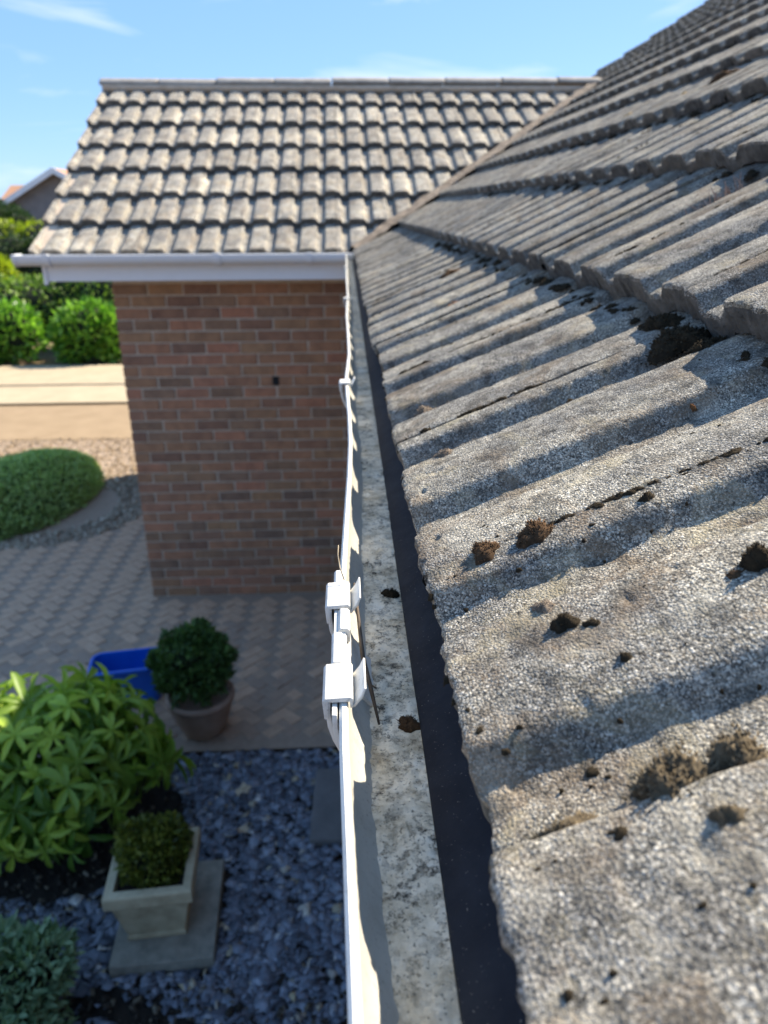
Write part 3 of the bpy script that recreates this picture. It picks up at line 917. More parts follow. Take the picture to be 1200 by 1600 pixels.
# wing gutter along the front
zg = CZ - .252
def wsec(x):
    out = [(4.7465 - (RG + .0018) * math.cos(rad(180 * k / 16)), -(RG + .0018) * math.sin(rad(180 * k / 16))) for k in range(17)]
    inn = [(4.7465 - (RG - .0004) * math.cos(rad(180 * k / 16)), -(RG - .0004) * math.sin(rad(180 * k / 16))) for k in range(17)][::-1]
    fr = 4.7465 - RG
    lip = [(fr + .002, .0), (fr + .0035, .0045), (fr - .001, .0075), (fr - .0055, .004), (fr - .0045, 0)]
    pts = out + inn + lip
    return [(x, p, zg + q_) for p, q_ in pts]
xs = np.linspace(-1.925, .05, 30)
secs = [wsec(x) for x in xs]
wgut = MB().sweep(secs[0], secs).build('gutter', MT['pvc_wing'], house)
for p in wgut.data.polygons: p.use_smooth = True
wgut.data.set_sharp_from_angle(angle=rad(50))
setp(wgut, 'clean white half-round gutter along the wing eaves')
def wband(name, x0, x1, t):
    pts = [(4.7465 - (RG + .0022 + t) * math.cos(rad(-4 + 188 * k / 16)), -(RG + .0022 + t) * math.sin(rad(-4 + 188 * k / 16))) for k in range(17)]
    pts += [(4.7465 - (RG + .0019) * math.cos(rad(-4 + 188 * k / 16)), -(RG + .0019) * math.sin(rad(-4 + 188 * k / 16))) for k in range(17)][::-1]
    mb = MB().sweep(pts, [[(x, p, zg + q_) for p, q_ in pts] for x in (x0, x1)])
    fr = 4.7465 - RG
    mb.box(x0, x1, fr - .012, fr + .012, zg + .004, zg + .012)
    mb.build(name, MT['pvc_wing'], wgut, .0012)
wband('gutter_clip', -1.755, -1.725, .005)
wband('gutter_union', -.775, -.735, .006)
wband('gutter_clip', -.225, -.195, .005)
# end cap
pts = [(4.7465 - (RG + .005) * math.cos(rad(180 * k / 16)), -(RG + .005) * math.sin(rad(180 * k / 16))) for k in range(17)] + [(4.7465 + RG + .003, .009), (4.7465 - RG - .006, .009)]
MB().sweep(pts, [[(x, p, zg + q_) for p, q_ in pts] for x in (-1.938, -1.918)]).build('end_cap', MT['pvc_wing'], wgut, .0015)

# ------------------------------------------------------------------ moss on the roof
def set_tint(me, vals):
    a = me.attributes.new('tint', 'FLOAT', 'POINT'); a.data.foreach_set('value', np.asarray(vals, np.float32))

def moss_arrays(r, h, seed, nsp=170, spike=.18, elong=1.0):
    """low cushion with many short shoots standing out of it; z up"""
    rg = np.random.default_rng(seed)
    n_a, n_r = (22, 8) if r > .0045 else (10, 3)
    V, T_, tint = [], [], []
    for i in range(n_r + 1):
        f = i / n_r
        for j in range(n_a):
            a = 2 * math.pi * j / n_a
            rr = r * f * (1 + .22 * math.sin(2 * a + seed) + .16 * math.sin(3 * a + seed * 2.3) + .12 * math.sin(5 * a + seed * 1.7) + .08 * math.sin(8 * a + seed * .6))
            zz = h * (1 - f ** 1.9) ** .85 * (1 + .9 * float(fbm(np.array(rr * math.cos(a) / r * 3.0), np.array(rr * math.sin(a) / r * 2.4), seed + 2, 2))) - (.0015 if i == n_r else 0)
            V.append((rr * math.cos(a) * elong, rr * math.sin(a), zz)); tint.append(.12 + .3 * max(0, zz / h) * .6)
    Q = []
    for i in range(n_r):
        for j in range(n_a):
            k = (j + 1) % n_a
            Q.append((i * n_a + j, (i + 1) * n_a + j, (i + 1) * n_a + k, i * n_a + k))
    V = np.array(V); b = len(V); tint = list(tint)
    pick = rg.integers(n_a, len(V), nsp)
    P = V[pick] + rg.normal(0, r * .09, (nsp, 3)) * [1, 1, .25]
    up = P.copy(); up[:, 2] = up[:, 2] + h * .8; up /= np.linalg.norm(up, axis=1)[:, None] + 1e-9
    up = up + rg.normal(0, .38, (nsp, 3)); up /= np.linalg.norm(up, axis=1)[:, None]
    ln = r * spike * rg.uniform(.6, 1.5, nsp)
    wd = r * .055
    s1 = np.cross(up, rg.normal(0, 1, (nsp, 3))); s1 /= np.linalg.norm(s1, axis=1)[:, None]; s2 = np.cross(up, s1)
    base = P - up * (ln * .4)[:, None]
    A = base + s1 * wd; B = base - s1 * wd * .5 + s2 * wd * .87; C_ = base - s1 * wd * .5 - s2 * wd * .87; D_ = P + up * ln[:, None]
    SV = np.stack([A, B, C_, D_], 1).reshape(-1, 3)
    o = b + np.arange(nsp) * 4
    T_ = np.concatenate([np.c_[o, o + 1, o + 3], np.c_[o + 1, o + 2, o + 3], np.c_[o + 2, o, o + 3]])
    st = rg.uniform(.35, 1.0, nsp)
    tint += list(np.stack([st * .25, st * .25, st * .25, st], 1).ravel())
    return np.concatenate([V, SV]), np.array(Q), T_, np.array(tint)

def roof_frame(k, l, y, lift=0.0):
    x, z, a = TAIL[k]
    h = float(prof(np.array([.445 - y]))[0]) + lift
    p = Vector((x + l * math.cos(a) - h * math.sin(a), y, z + l * math.sin(a) + h * math.cos(a)))
    return Matrix.Translation(p) @ Matrix.Rotation(-a, 4, 'Y')

CL = [ # course, l, y, radius, height, material, elongation, label
 (0, .0425, .4408, .0100, .0085, 'moss_brown', 1.0, 'spiky dark brown moss tuft at the lower end of the mossy tile joint'),
 (0, .0769, .4392, .0112, .0095, 'moss_brown', 1.1, 'round reddish brown moss cushion just up the joint from the spiky tuft'),
 (0, .1481, .4304, .0048, .0055, 'moss_dark', 1.2, 'small black moss knob further up the same tile joint'),
 (0, .0657, .3307, .0064, .0085, 'moss_dark', 1.1, 'dark moss lump below the long shadow band, left of its smaller twin'),
 (0, .0781, .3240, .0038, .0036, 'moss_dark', 1.5, 'smaller dark moss lump right beside the lump below the shadow band'),
 (0, .0606, .3552, .0068, .0048, 'moss_pale', 1.1, 'pale brown moss patch at the lower edge of the long shadow band'),
 (0, .0839, .2907, .0032, .0040, 'moss_dark', 1.3, 'tiny dark moss speck standing alone on the wide grey tile'),
 (0, .1637, .3228, .0085, .0150, 'moss_dark', 1.0, 'black moss clump cut by the right edge of the photo'),
 (0, .1506, .3194, .0045, .0040, 'moss_brown', 1.2, 'little brown moss bit left of the black clump at the right edge'),
 (0, .0806, .6732, .0105, .0060, 'moss_dark', 1.6, 'flat dark moss patch in the shadow two rolls above the mossy joint'),
 (0, .0413, .6547, .0085, .0055, 'moss_pale', 1.0, 'pale orange moss pad near the eaves, below the flat dark patch'),
 (0, .1720, .6933, .0085, .0080, 'moss_dark', 1.2, 'dark moss knob on the joint below the first row of tile ends'),
 (0, .0380, .8548, .0145, .0110, 'moss_pale', 1.2, 'greyish pink moss lump filling a channel close to the gutter'),
 (0, .1644, 1.4477, .0290, .0150, 'moss_rust', 1.1, 'rusty orange moss cushion high on the bottom row of tiles'),
 (0, .2119, 1.8292, .0200, .0110, 'moss_brown', 1.3, 'brown moss pad just beyond the rusty orange cushion'),
 (0, .2900, .7150, .0260, .0200, 'moss_dark', 1.1, 'large black moss mass packed under the first row of tile ends'),
 (0, .2960, .6680, .0220, .0180, 'moss_dark', 1.0, 'black moss lump on the near side of the large mass under the tile ends'),
 (0, .2960, .7700, .0160, .0150, 'moss_dark', 1.2, 'black moss lump on the far side of the large mass under the tile ends'),
 (0, .2343, .5635, .0042, .0040, 'moss_rust', 1.0, 'tiny orange moss dot inside the broad shadow at the right'),
 (0, .0758, .2174, .0165, .0200, 'moss_tan', 1.1, 'crumbly dark moss heap, the left one of the two blurred in front'),
 (0, .1000, .2220, .0145, .0190, 'moss_tan', 1.1, 'crumbly dark moss heap, the right one of the two blurred in front'),
 (0, .0290, .2175, .0085, .0060, 'moss_tan', 1.5, 'blurred tan moss crumbs near the tile edge at the bottom'),
 (0, .0840, .1920, .0050, .0060, 'moss_tan', 1.2, 'small blurred dark crumb below the two moss heaps'),
 (2, .2699, 3.5398, .0500, .0200, 'moss_brown', 1.5, 'brown moss spread along an upper row near the valley'),
 (3, .2073, 2.3614, .0380, .0220, 'moss_brown', 1.5, 'brown moss ridge on the fourth row near the top right'),
 (3, .1504, 2.5134, .0200, .0080, 'lichen', 1.2, 'yellow lichen patch below the brown ridge near the top right'),
 (3, .0660, 2.7561, .0160, .0070, 'lichen', 1.2, 'smaller yellow lichen patch, left of the other one'),
 (1, .0750, .9769, .0130, .0090, 'moss_dark', 1.4, 'dark moss slug in a channel of the second row'),
]
for i, (k, l_, y, r, h, mt, el, lab) in enumerate(CL):
    V, Q, T_, ti = moss_arrays(r, h * .72, 200 + i, (900 if r > .02 else 460) if r > .008 else 200, .07 if r > .019 else .13, el)
    me = mesh_np('moss_clump', V, Q, T_)
    set_tint(me, ti)
    o = link('moss_clump', me, MT[mt]); o.matrix_world = roof_frame(k, l_, y, -.001)
    setp(o, lab, 'moss', 'moss clumps on the roof')

# crumbs of moss and dirt along tile joints, under tile ends and along the eaves: too many to count
V, Q, T_, TI = [], [], [], []
off = 0
def add_crumb(k, l_, y, r, h, seed, el=1.0, lift=-.001):
    global off
    v, q, t, ti = moss_arrays(r * 1.25, h * .6, seed, 60 if r > .002 else 24, .34, el)
    m = np.array(roof_frame(k, l_, y, lift)); v = v @ m[:3, :3].T + m[:3, 3]
    V.append(v); Q.append(q + off); T_.append(t + off); TI.append(ti); off += len(v)
rr = random.Random(3)
for j in range(0, 9):                                   # joints of the bottom rows
    for k in range(0, 3):
        yj = .445 + .3 * j
        for _ in range(90 if j < 3 else 24):
            l_ = rr.uniform(.03, .30)
            if rr.random() < .12 + .88 * (vnoise(np.array(l_ * 22), np.array(j * 3. + k), 4) > .05):
                add_crumb(k, l_, yj + rr.gauss(0, .0012), rr.uniform(.0010, .0034), rr.uniform(.0012, .0034), rr.randint(0, 9999), 1.7)
for _ in range(620):                                    # under the tile ends
    k = rr.choice([0, 0, 0, 1, 1, 2, 2, 3, 4, 5]); y = rr.uniform(.3 + .45 * k, 2.8 + .7 * k)
    add_crumb(k, rr.uniform(.285, .305), y, rr.uniform(.003, .010) * (.7 + .3 * y / 1.5), rr.uniform(.003, .009), rr.randint(0, 9999), 1.0)
for _ in range(900):                                    # specks on the open tile faces
    y = rr.uniform(.12, 1.7); l_ = rr.uniform(.006, .30)
    add_crumb(0, l_, y, rr.uniform(.0005, .0016) * (1 + 1.3 * (rr.random() < .10)), rr.uniform(.0006, .0018), rr.randint(0, 9999), 1.2)
for _ in range(120):
    y = rr.uniform(.2, 3.0)
    add_crumb(0, rr.uniform(-.001, .003), y, rr.uniform(.0012, .0030), rr.uniform(.001, .0026), rr.randint(0, 9999), 1.0, -.004)
me = mesh_np('moss', np.concatenate(V), np.concatenate(Q), np.concatenate(T_)); set_tint(me, np.concatenate(TI))
setp(link('moss', me, MT['moss_dark']), 'dark moss crumbs scattered along tile joints and under tile ends', 'moss', kind='stuff')

# reddish sprouts on the second row
mb = MB()
rr = random.Random(9)
F = roof_frame(1, .221, 1.14)
for _ in range(26):
    a = Vector((rr.gauss(0, .03), rr.gauss(0, .008), 0)); t = a + Vector((rr.gauss(0, .006), rr.gauss(0, .006), rr.uniform(.012, .028)))
    mb.tube([a, (a + t) / 2 + Vector((rr.gauss(0, .001), 0, 0)), t], [.0009, .0008, .0004], 4)
o = mb.build('moss_sprouts', MT['moss_rust'] if False else MT['terracotta']); o.matrix_world = F
setp(o, 'thin reddish moss sprouts standing on the second row of tiles', 'moss')

# debris in the gutter
def gut_clump(x, y, r, h, mt, lab, seed):
    V, Q, T_, ti = moss_arrays(r, h, seed, 160, .25, 1.0)
    me = mesh_np('moss_clump', V, Q, T_); set_tint(me, ti)
    o = link('moss_clump', me, MT[mt]); o.location = (x, y, lz(y) - RG + .0185)
    setp(o, lab, 'moss', 'moss clumps lying in the gutter')
gut_clump(.032, .565, .0065, .005, 'moss_dark', 'dark moss crumb on the gutter silt level with the far clip', 71)
gut_clump(.034, .392, .0070, .005, 'moss_brown', 'brown moss crumb on the gutter silt below the near clip', 72)
mb = MB()
mb.tube([(.0015, .51, lz(.5) + .004), (.004, .47, lz(.5) - .006), (.006, .44, lz(.46) - .016), (.0105, .415, lz(.44) - .024), (.015, .39, lz(.4) - .034)], [.0008, .0013, .0016, .0015, .0008], 7)
mb.tube([(.0100, .418, lz(.44) - .023), (.014, .413, lz(.44) - .023)], [.0008, .0004], 5)
setp(mb.build('twig', MT['twig'], None, 0, True), 'thin dark twig lying inside the gutter between the two clips', 'twig')
mb = MB()
mb.tube([(-.006, .500, lz(.53) + .012), (-.009, .505, lz(.53) + .020), (-.0105, .514, lz(.53) + .026), (-.010, .521, lz(.53) + .031)], [.0006, .0005, .0004, .0003], 5)
setp(mb.build('dry_stem', MT['straw'], None, 0, True), 'curled dry grass stem caught on the far gutter clip', 'stem')

# ------------------------------------------------------------------ foliage tools
def leaves(P, Nrm, size, rg, aspect=.5, spread=.6, fold=.12, up=0.25):
    """leaf blades at points P, tips leaning along Nrm; returns verts, tris, tint"""
    n = len(P)
    d = Nrm + rg.normal(0, spread, (n, 3)); d[:, 2] += up; d /= np.linalg.norm(d, axis=1)[:, None] + 1e-9
    s = np.cross(d, rg.normal(0, 1, (n, 3))); s /= np.linalg.norm(s, axis=1)[:, None] + 1e-9
    w = np.cross(s, d)
    L = (size * rg.uniform(.65, 1.3, n))[:, None]; W = L * aspect * .5
    a = P; m = P + d * L * .5 - w * L * fold; t = P + d * L - w * L * fold * .4
    l_ = P + d * L * .45 + s * W + w * L * .04; r_ = P + d * L * .45 - s * W + w * L * .04
    V = np.stack([a, l_, t, r_, m], 1).reshape(-1, 3)
    o = np.arange(n) * 5
    T_ = np.concatenate([np.c_[o, o + 1, o + 4], np.c_[o + 1, o + 2, o + 4], np.c_[o + 2, o + 3, o + 4], np.c_[o + 3, o, o + 4]])
    tint = np.repeat(rg.uniform(0, 1, n), 5)
    return V, T_, tint

def ell_points(n, c, rx, ry, rz, rg, shell=.82, lump=.12, ls=2.5, seed=1, zmin=-1.0):
    d = rg.normal(0, 1, (n * 2, 3)); d /= np.linalg.norm(d, axis=1)[:, None]; d = d[d[:, 2] > zmin][:n]
    k = 1 + lump * 2 * (fbm(d[:, 0] * ls + seed, d[:, 1] * ls + d[:, 2] * ls * 1.3, seed, 3))
    f = (shell + (1 - shell) * rg.uniform(0, 1, len(d)) ** .6) * k
    P = np.array(c) + d * f[:, None] * [rx, ry, rz]
    N = d / np.array([rx, ry, rz]); N /= np.linalg.norm(N, axis=1)[:, None]
    return P, N

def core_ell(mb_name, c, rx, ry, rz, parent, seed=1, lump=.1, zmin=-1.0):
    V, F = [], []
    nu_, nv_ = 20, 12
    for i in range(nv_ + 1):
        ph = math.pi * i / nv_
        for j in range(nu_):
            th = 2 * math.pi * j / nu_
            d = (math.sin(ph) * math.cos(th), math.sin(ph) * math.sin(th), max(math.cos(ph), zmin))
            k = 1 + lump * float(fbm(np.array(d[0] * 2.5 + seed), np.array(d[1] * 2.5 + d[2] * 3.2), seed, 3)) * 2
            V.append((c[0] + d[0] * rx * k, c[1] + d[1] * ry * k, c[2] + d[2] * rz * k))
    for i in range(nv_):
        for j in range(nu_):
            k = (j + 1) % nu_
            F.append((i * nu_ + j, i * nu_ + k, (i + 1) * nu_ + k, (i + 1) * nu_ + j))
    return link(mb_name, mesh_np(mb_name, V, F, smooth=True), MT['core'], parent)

def bush(name, label, cat, loc, blobs, mat, size, n, seed, aspect=.5, lump=.12, spread=.6, stem=None, group=None, zmin=-.6, core=.80, fold=.12, up=.25):
    rg = np.random.default_rng(seed)
    root = empty(name, loc); setp(root, label, cat, group)
    V, T_, TI = [], [], []; off_ = 0
    tot = sum(b[3] * b[4] + b[4] * b[5] + b[3] * b[5] for b in blobs)
    for bi, (cx, cy, cz, rx, ry, rz) in enumerate(blobs):
        m = int(n * (rx * ry + ry * rz + rx * rz) / tot)
        P, N = ell_points(m, (cx, cy, cz), rx, ry, rz, rg, .80, lump, 2.6, seed + bi, zmin)
        v, t, ti = leaves(P, N, size, rg, aspect, spread, fold, up)
        V.append(v); T_.append(t + off_); TI.append(ti); off_ += len(v)
    me = mesh_np('crown', np.concatenate(V), None, np.concatenate(T_)); set_tint(me, np.concatenate(TI))
    link('crown', me, mat, root)
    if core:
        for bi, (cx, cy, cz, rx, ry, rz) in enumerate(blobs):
            core_ell('dark_core_filler', (cx, cy, cz), rx * core, ry * core, rz * core, root, seed + bi, lump, zmin)  # solid filler added inside the leaves, coloured near-black as shade in the crown
    if stem:
        mb = MB()
        for (p, q_, ra) in stem: mb.tube([p, ((p[0] + q_[0]) / 2 + .01, (p[1] + q_[1]) / 2, (p[2] + q_[2]) / 2), q_], [ra, ra * .8, ra * .55], 7)
        mb.build('trunk', MT['bark'], root, 0, True)
    return root

# ------------------------------------------------------------------ the front garden
# slate chippings
def chips(n, region, size, seed, thick=.25, zbase=0.0, tilt=.25, pick=None, layer=.03):
    rg = np.random.default_rng(seed)
    V, Q, T_, TI = [], [], [], []; off_ = 0
    cnt = 0
    while cnt < n:
        x, y = rg.uniform(region[0], region[1]), rg.uniform(region[2], region[3])
        if pick is not None and not pick(x, y, rg): continue
        cnt += 1
        m = int(rg.integers(5, 8)); a = np.sort(rg.uniform(0, 2 * math.pi, m))
        s_ = size * rg.uniform(.45, 1.35); el = rg.uniform(.5, 1)
        px, py = np.cos(a) * s_ * rg.uniform(.75, 1.1, m), np.sin(a) * s_ * el * rg.uniform(.75, 1.1, m)
        ro = rg.uniform(0, 6.28); c, s2 = math.cos(ro), math.sin(ro)
        X, Y = px * c - py * s2, px * s2 + py * c
        tx, ty = rg.normal(0, tilt, 2); z0 = zbase + rg.uniform(0, layer); th = s_ * thick * rg.uniform(.6, 1.3)
        top = np.c_[x + X, y + Y, z0 + th + X * tx + Y * ty]; bot = top - [0, 0, th]
        vv = np.concatenate([top, bot]); V.append(vv)
        for i in range(1, m - 1): T_.append((off_, off_ + i, off_ + i + 1))
        for i in range(m): Q.append((off_ + (i + 1) % m, off_ + i, off_ + m + i, off_ + m + (i + 1) % m))
        TI.append(np.full(2 * m, rg.uniform(0, 1) ** 1.15)); off_ += 2 * m
    return np.concatenate(V), np.array(Q), np.array(T_), np.concatenate(TI)
def slate_pick(x, y, rg):
    if -.98 < x < -.56 and 2.02 < y < 2.50: return False
    if -.21 < x < .2 and 2.60 < y < 3.08: return False
    d = ((x + 1.32) / .50) ** 2 + ((y - 2.78) / .42) ** 2
    if d < 1: return False
    if y < 1.86 + .12 * math.sin(x * 5): return rg.random() < .08
    return True
v, q, t, ti = chips(9500, (-2.3, .34, 1.2, 3.26), .030, 11, .12, -.012, .10, slate_pick, .018)
me = mesh_np('slate_chippings', v, q, t); set_tint(me, ti)
setp(link('slate_chippings', me, MT['slate']), 'blue grey slate chippings covering the shaded front bed', 'chippings', kind='stuff')
v, q, t, ti = chips(2600, (-1.6, .34, .9, 1.95), .014, 12, .6, -.01, .4, lambda x, y, r: y < 1.95 + .1 * math.sin(x * 6))
v2, q2, t2, ti2 = chips(800, (-1.95, -.75, 2.25, 3.2), .013, 13, .6, -.01, .4, lambda x, y, r: ((x + 1.32) / .55) ** 2 + ((y - 2.75) / .48) ** 2 < 1)
me = mesh_np('soil_crumbs', np.concatenate([v, v2]), np.concatenate([q, q2 + len(v)]), np.concatenate([t, t2 + len(v)])); set_tint(me, np.concatenate([ti, ti2]))
setp(link('soil_crumbs', me, MT['soilbits']), 'small stones and soil crumbs at the near end of the bed', 'soil', kind='stuff')

# planter on its slab
sl = MB().box(-.195, .195, -.235, .235, -.03, .045).build('paving_slab', MT['slab'], None, .006)
sl.location = (-.768, 2.262, .006); sl.rotation_euler = (0, 0, rad(3.5))
setp(sl, 'mottled grey paving slab under the square stone planter', 'slab')
pl = empty('planter', (-.800, 2.245, .052)); pl.rotation_euler = (0, 0, rad(4.5))
setp(pl, 'square tapered cast stone planter standing on a slab', 'planter')
def frus(mb, w0, w1, z0, z1, in0=None, in1=None):
    pass
def sq(w, z): return [(-w, -w, z), (w, -w, z), (w, w, z), (-w, w, z)]
mb = MB(); secs = [sq(.112, 0), sq(.112, .018), sq(.107, .022), sq(.145, .215)]
mb.sweep([0] * 4, secs)
mb.build('body', MT['planter'], pl, .004)
mb = MB()
rings = [sq(.146, .212), sq(.163, .222), sq(.163, .272), sq(.157, .279), sq(.128, .279), sq(.125, .24)]
b_ = 0
vv = [p for r_ in rings for p in r_]; ff = []
for i in range(len(rings) - 1):
    for j in range(4): ff.append((i * 4 + j, i * 4 + (j + 1) % 4, (i + 1) * 4 + (j + 1) % 4, (i + 1) * 4 + j))
mb.add(vv, ff); mb.build('rim', MT['planter'], pl, .003)
MB().box(-.127, .127, -.127, .127, .20, .245).build('soil', MT['soil'], pl)
bush('planter_shrub', 'low mossy green clipped shrub filling the square planter', 'shrub', (-.805, 2.262, .30),
     [(0, .005, .02, .128, .128, .13), (-.05, .05, .05, .085, .085, .11), (.04, .05, .06, .085, .085, .11)], MT['lf_planter'], .026, 5200, 31, .6, .14, .7, zmin=-.3)

# second slab nearer the wall
s2_ = MB().box(-.225, .225, -.235, .235, -.03, .03).build('paving_slab', MT['slab_dark'], None, .012)
s2_.location = (.01, 2.84, .004); s2_.rotation_euler = (0, 0, rad(-2))
setp(s2_, 'plain dark grey stepping slab half hidden by the gutter', 'slab')

# box ball in a terracotta pot
tp = empty('plant_pot', (-.845, 3.475, 0)); setp(tp, 'round brown terracotta pot holding the dark ball shrub', 'pot')
def lathe(prof_, n=36):
    mb = MB(); vv = []; ff = []
    for (r, z) in prof_:
        for j in range(n): vv.append((r * math.cos(2 * math.pi * j / n), r * math.sin(2 * math.pi * j / n), z))
    for i in range(len(prof_) - 1):
        for j in range(n): k = (j + 1) % n; ff.append((i * n + j, i * n + k, (i + 1) * n + k, (i + 1) * n + j))
    return mb.add(vv, ff)
lathe([(0, 0), (.105, 0), (.112, .01), (.150, .10), (.168, .17), (.172, .20)]).build('body', MT['terracotta'], tp, 0, True)
lathe([(.172, .198), (.184, .205), (.186, .235), (.180, .243), (.160, .243), (.155, .20), (0, .205)]).build('rim', MT['terracotta'], tp, 0, True)
bush('ball_shrub', 'dark green rounded box ball growing in the terracotta pot', 'shrub', (-.868, 3.485, .40),
     [(0, 0, .02, .195, .19, .19), (.09, .0, .07, .12, .12, .12), (-.10, .03, .03, .12, .12, .13), (.02, .05, .14, .10, .10, .09)], MT['lf_box'], .032, 7500, 33, .5, .26, .9, stem=[((0.02, 0, -.2), (0, 0, -.02), .02)], zmin=-.8)

# blue recycling box
bx = empty('recycling_box', (-1.325, 3.80, 0)); bx.rotation_euler = (0, 0, rad(9)); setp(bx, 'open bright blue plastic recycling box behind the golden shrub', 'box')
def rrect(wx, wy, r, z, n=6):
    pts = []
    for cx, cy, a0 in ((wx - r, wy - r, 0), (-wx + r, wy - r, 90), (-wx + r, -wy + r, 180), (wx - r, -wy + r, 270)):
        for k in range(n + 1):
            a = rad(a0 + 90 * k / n); pts.append((cx + r * math.cos(a), cy + r * math.sin(a), z))
    return pts
def ringmesh(rings, cap0=False, cap1=False):
    n = len(rings[0]); mb = MB(); vv = [p for r_ in rings for p in r_]; ff = []
    for i in range(len(rings) - 1):
        for j in range(n): k = (j + 1) % n; ff.append((i * n + j, i * n + k, (i + 1) * n + k, (i + 1) * n + j))
    if cap0: ff.append(tuple(range(n))[::-1])
    if cap1: ff.append(tuple(range((len(rings) - 1) * n, len(rings) * n)))
    return mb.add(vv, ff)
ringmesh([rrect(.17, .085, .05, 0), rrect(.18, .092, .05, .10), rrect(.195, .105, .055, .24), rrect(.191, .101, .052, .24), rrect(.176, .088, .05, .10), rrect(.166, .081, .05, .012)], True, True).build('body', MT['blue'], bx, 0, False)
ringmesh([rrect(.194, .104, .055, .225), rrect(.208, .118, .062, .228), rrect(.210, .120, .063, .246), rrect(.205, .115, .060, .253), rrect(.192, .102, .054, .253), rrect(.190, .100, .053, .228)]).build('rim', MT['blue'], bx, .002, False)

# golden-leaved shrub: every palm-shaped leaf is its own piece
gs = empty('golden_shrub', (-1.45, 2.76, 0)); setp(gs, 'bright yellow green shrub with fingered leaves beside the slate bed', 'shrub')
def palm_leaf(seed):
    rg = np.random.default_rng(seed)
    V, T_ = [], []
    nleaf = int(rg.integers(5, 8))
    for i in range(nleaf):
        a = 2 * math.pi * i / nleaf + rg.normal(0, .15)
        Ln = rg.uniform(.075, .135); W = Ln * rg.uniform(.12, .17); dip = rg.uniform(-.5, .3)
        c, s_ = math.cos(a), math.sin(a)
        rows = [(0.02, .15, 0), (.35, .85, .05), (.65, 1.0, .03), (.88, .6, -.04), (1.0, .05, -.12)]
        b = len(V)
        for (f, wv, zz) in rows:
            x_ = Ln * f; z_ = Ln * (zz + dip * f * f)
            for sgn, dzz in ((-1, .018), (0, -.006), (1, .018)):
                V.append((x_ * c - sgn * W * wv * s_, x_ * s_ + sgn * W * wv * c, z_ + dzz * (wv if sgn else 1) * .5))
        for r_ in range(4):
            for k in range(2):
                p = b + r_ * 3 + k; T_.append((p, p + 3, p + 4)); T_.append((p, p + 4, p + 1))
    me = mesh_np('leaf', V, None, T_, smooth=True); me.materials.append(MT['lf_choisya']); return me
PL = [palm_leaf(s_) for s_ in range(7)]
rg = np.random.default_rng(5)
P, N = ell_points(1100, (.03, .02, .33), .49, .42, .37, rg, .60, .30, 2.4, 3, -.4)
cnt = 0
stem = MB()
keep = []
for p, n_ in zip(P, N):
    if p[2] < .06: continue
    if all((p[0] - k[0]) ** 2 + (p[1] - k[1]) ** 2 + (p[2] - k[2]) ** 2 > .062 ** 2 for k in keep):
        keep.append(p)
        d = Vector(n_ + rg.normal(0, .42, 3) + np.array([0, 0, .35])).normalized()
        q_ = d.to_track_quat('Z', 'Y')
        mtx = Matrix.Translation(p) @ q_.to_matrix().to_4x4() @ Matrix.Rotation(rg.uniform(0, 6.28), 4, 'Z') @ Matrix.Scale(rg.uniform(.6, 1.3), 4)
        o = link('leaf', PL[cnt % 7], None, gs); o.matrix_local = mtx; cnt += 1
        if cnt % 5 == 0: stem.tube([(rg.normal(0, .04), rg.normal(0, .04), 0), tuple(np.array(p) * [.5, .5, .6]), tuple(p)], [.008, .005, .002], 5)
        if cnt >= 235: break
stem.build('stem', MT['bark'], gs, 0, True)
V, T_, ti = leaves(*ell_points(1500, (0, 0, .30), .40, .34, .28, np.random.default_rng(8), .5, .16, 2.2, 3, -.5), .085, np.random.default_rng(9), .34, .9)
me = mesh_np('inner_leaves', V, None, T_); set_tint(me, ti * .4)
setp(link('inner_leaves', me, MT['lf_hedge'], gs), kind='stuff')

# sage-like shrub at the lower left
bush('sage_shrub', 'grey green small leaved shrub in the lower left corner', 'shrub', (-1.215, 1.83, 0),
     [(0, 0, .16, .20, .22, .18), (.05, .10, .20, .12, .12, .12), (-.12, .05, .22, .16, .16, .14), (.02, -.13, .14, .16, .15, .14)], MT['lf_sage'], .042, 3600, 37, .45, .2, .8, stem=[((0, 0, 0), (.03, .02, .2), .01), ((0, 0, 0), (-.08, .03, .2), .01)], core=.7)

# clipped dome on the forecourt with a ring of pebbles
bush('clipped_shrub', 'large clipped green cushion shrub on the forecourt, partly sunlit', 'shrub', (-3.15, 6.93, 0),
     [(0, 0, .06, .52, .98, .46)], MT['lf_dome'], .035, 26000, 41, .55, .05, .55, zmin=-.15, core=.93, stem=[((0, 0, 0), (0, .05, .4), .05)]).rotation_euler = (0, 0, -.30)
v, q, t, ti = chips(9000, (-5.0, .3, 7.4, 9.32), .017, 16, .35, -.010, .15, lambda x, y, r: x > -.72 * y and ((x + 3.1) / .9) ** 2 + ((y - 6.95) / .95) ** 2 > 1)
me = mesh_np('gravel', v, q, t); set_tint(me, ti)
setp(link('gravel', me, MT['gravel']), 'sunlit buff gravel between the block paving and the drive', 'gravel', kind='stuff')
v, q, t, ti = chips(3000, (-4.3, -1.7, 5.7, 8.2), .018, 15, .8, -.02, .3, lambda x, y, r: .5 < ((x + 3.02) / 1.05) ** 2 + ((y - 6.95) / .98) ** 2 < 1.05)
me = mesh_np('pebbles', v, q, t); set_tint(me, ti)
setp(link('pebbles', me, MT['pebble']), 'grey pebbles ringing the clipped cushion shrub', 'pebbles', kind='stuff')
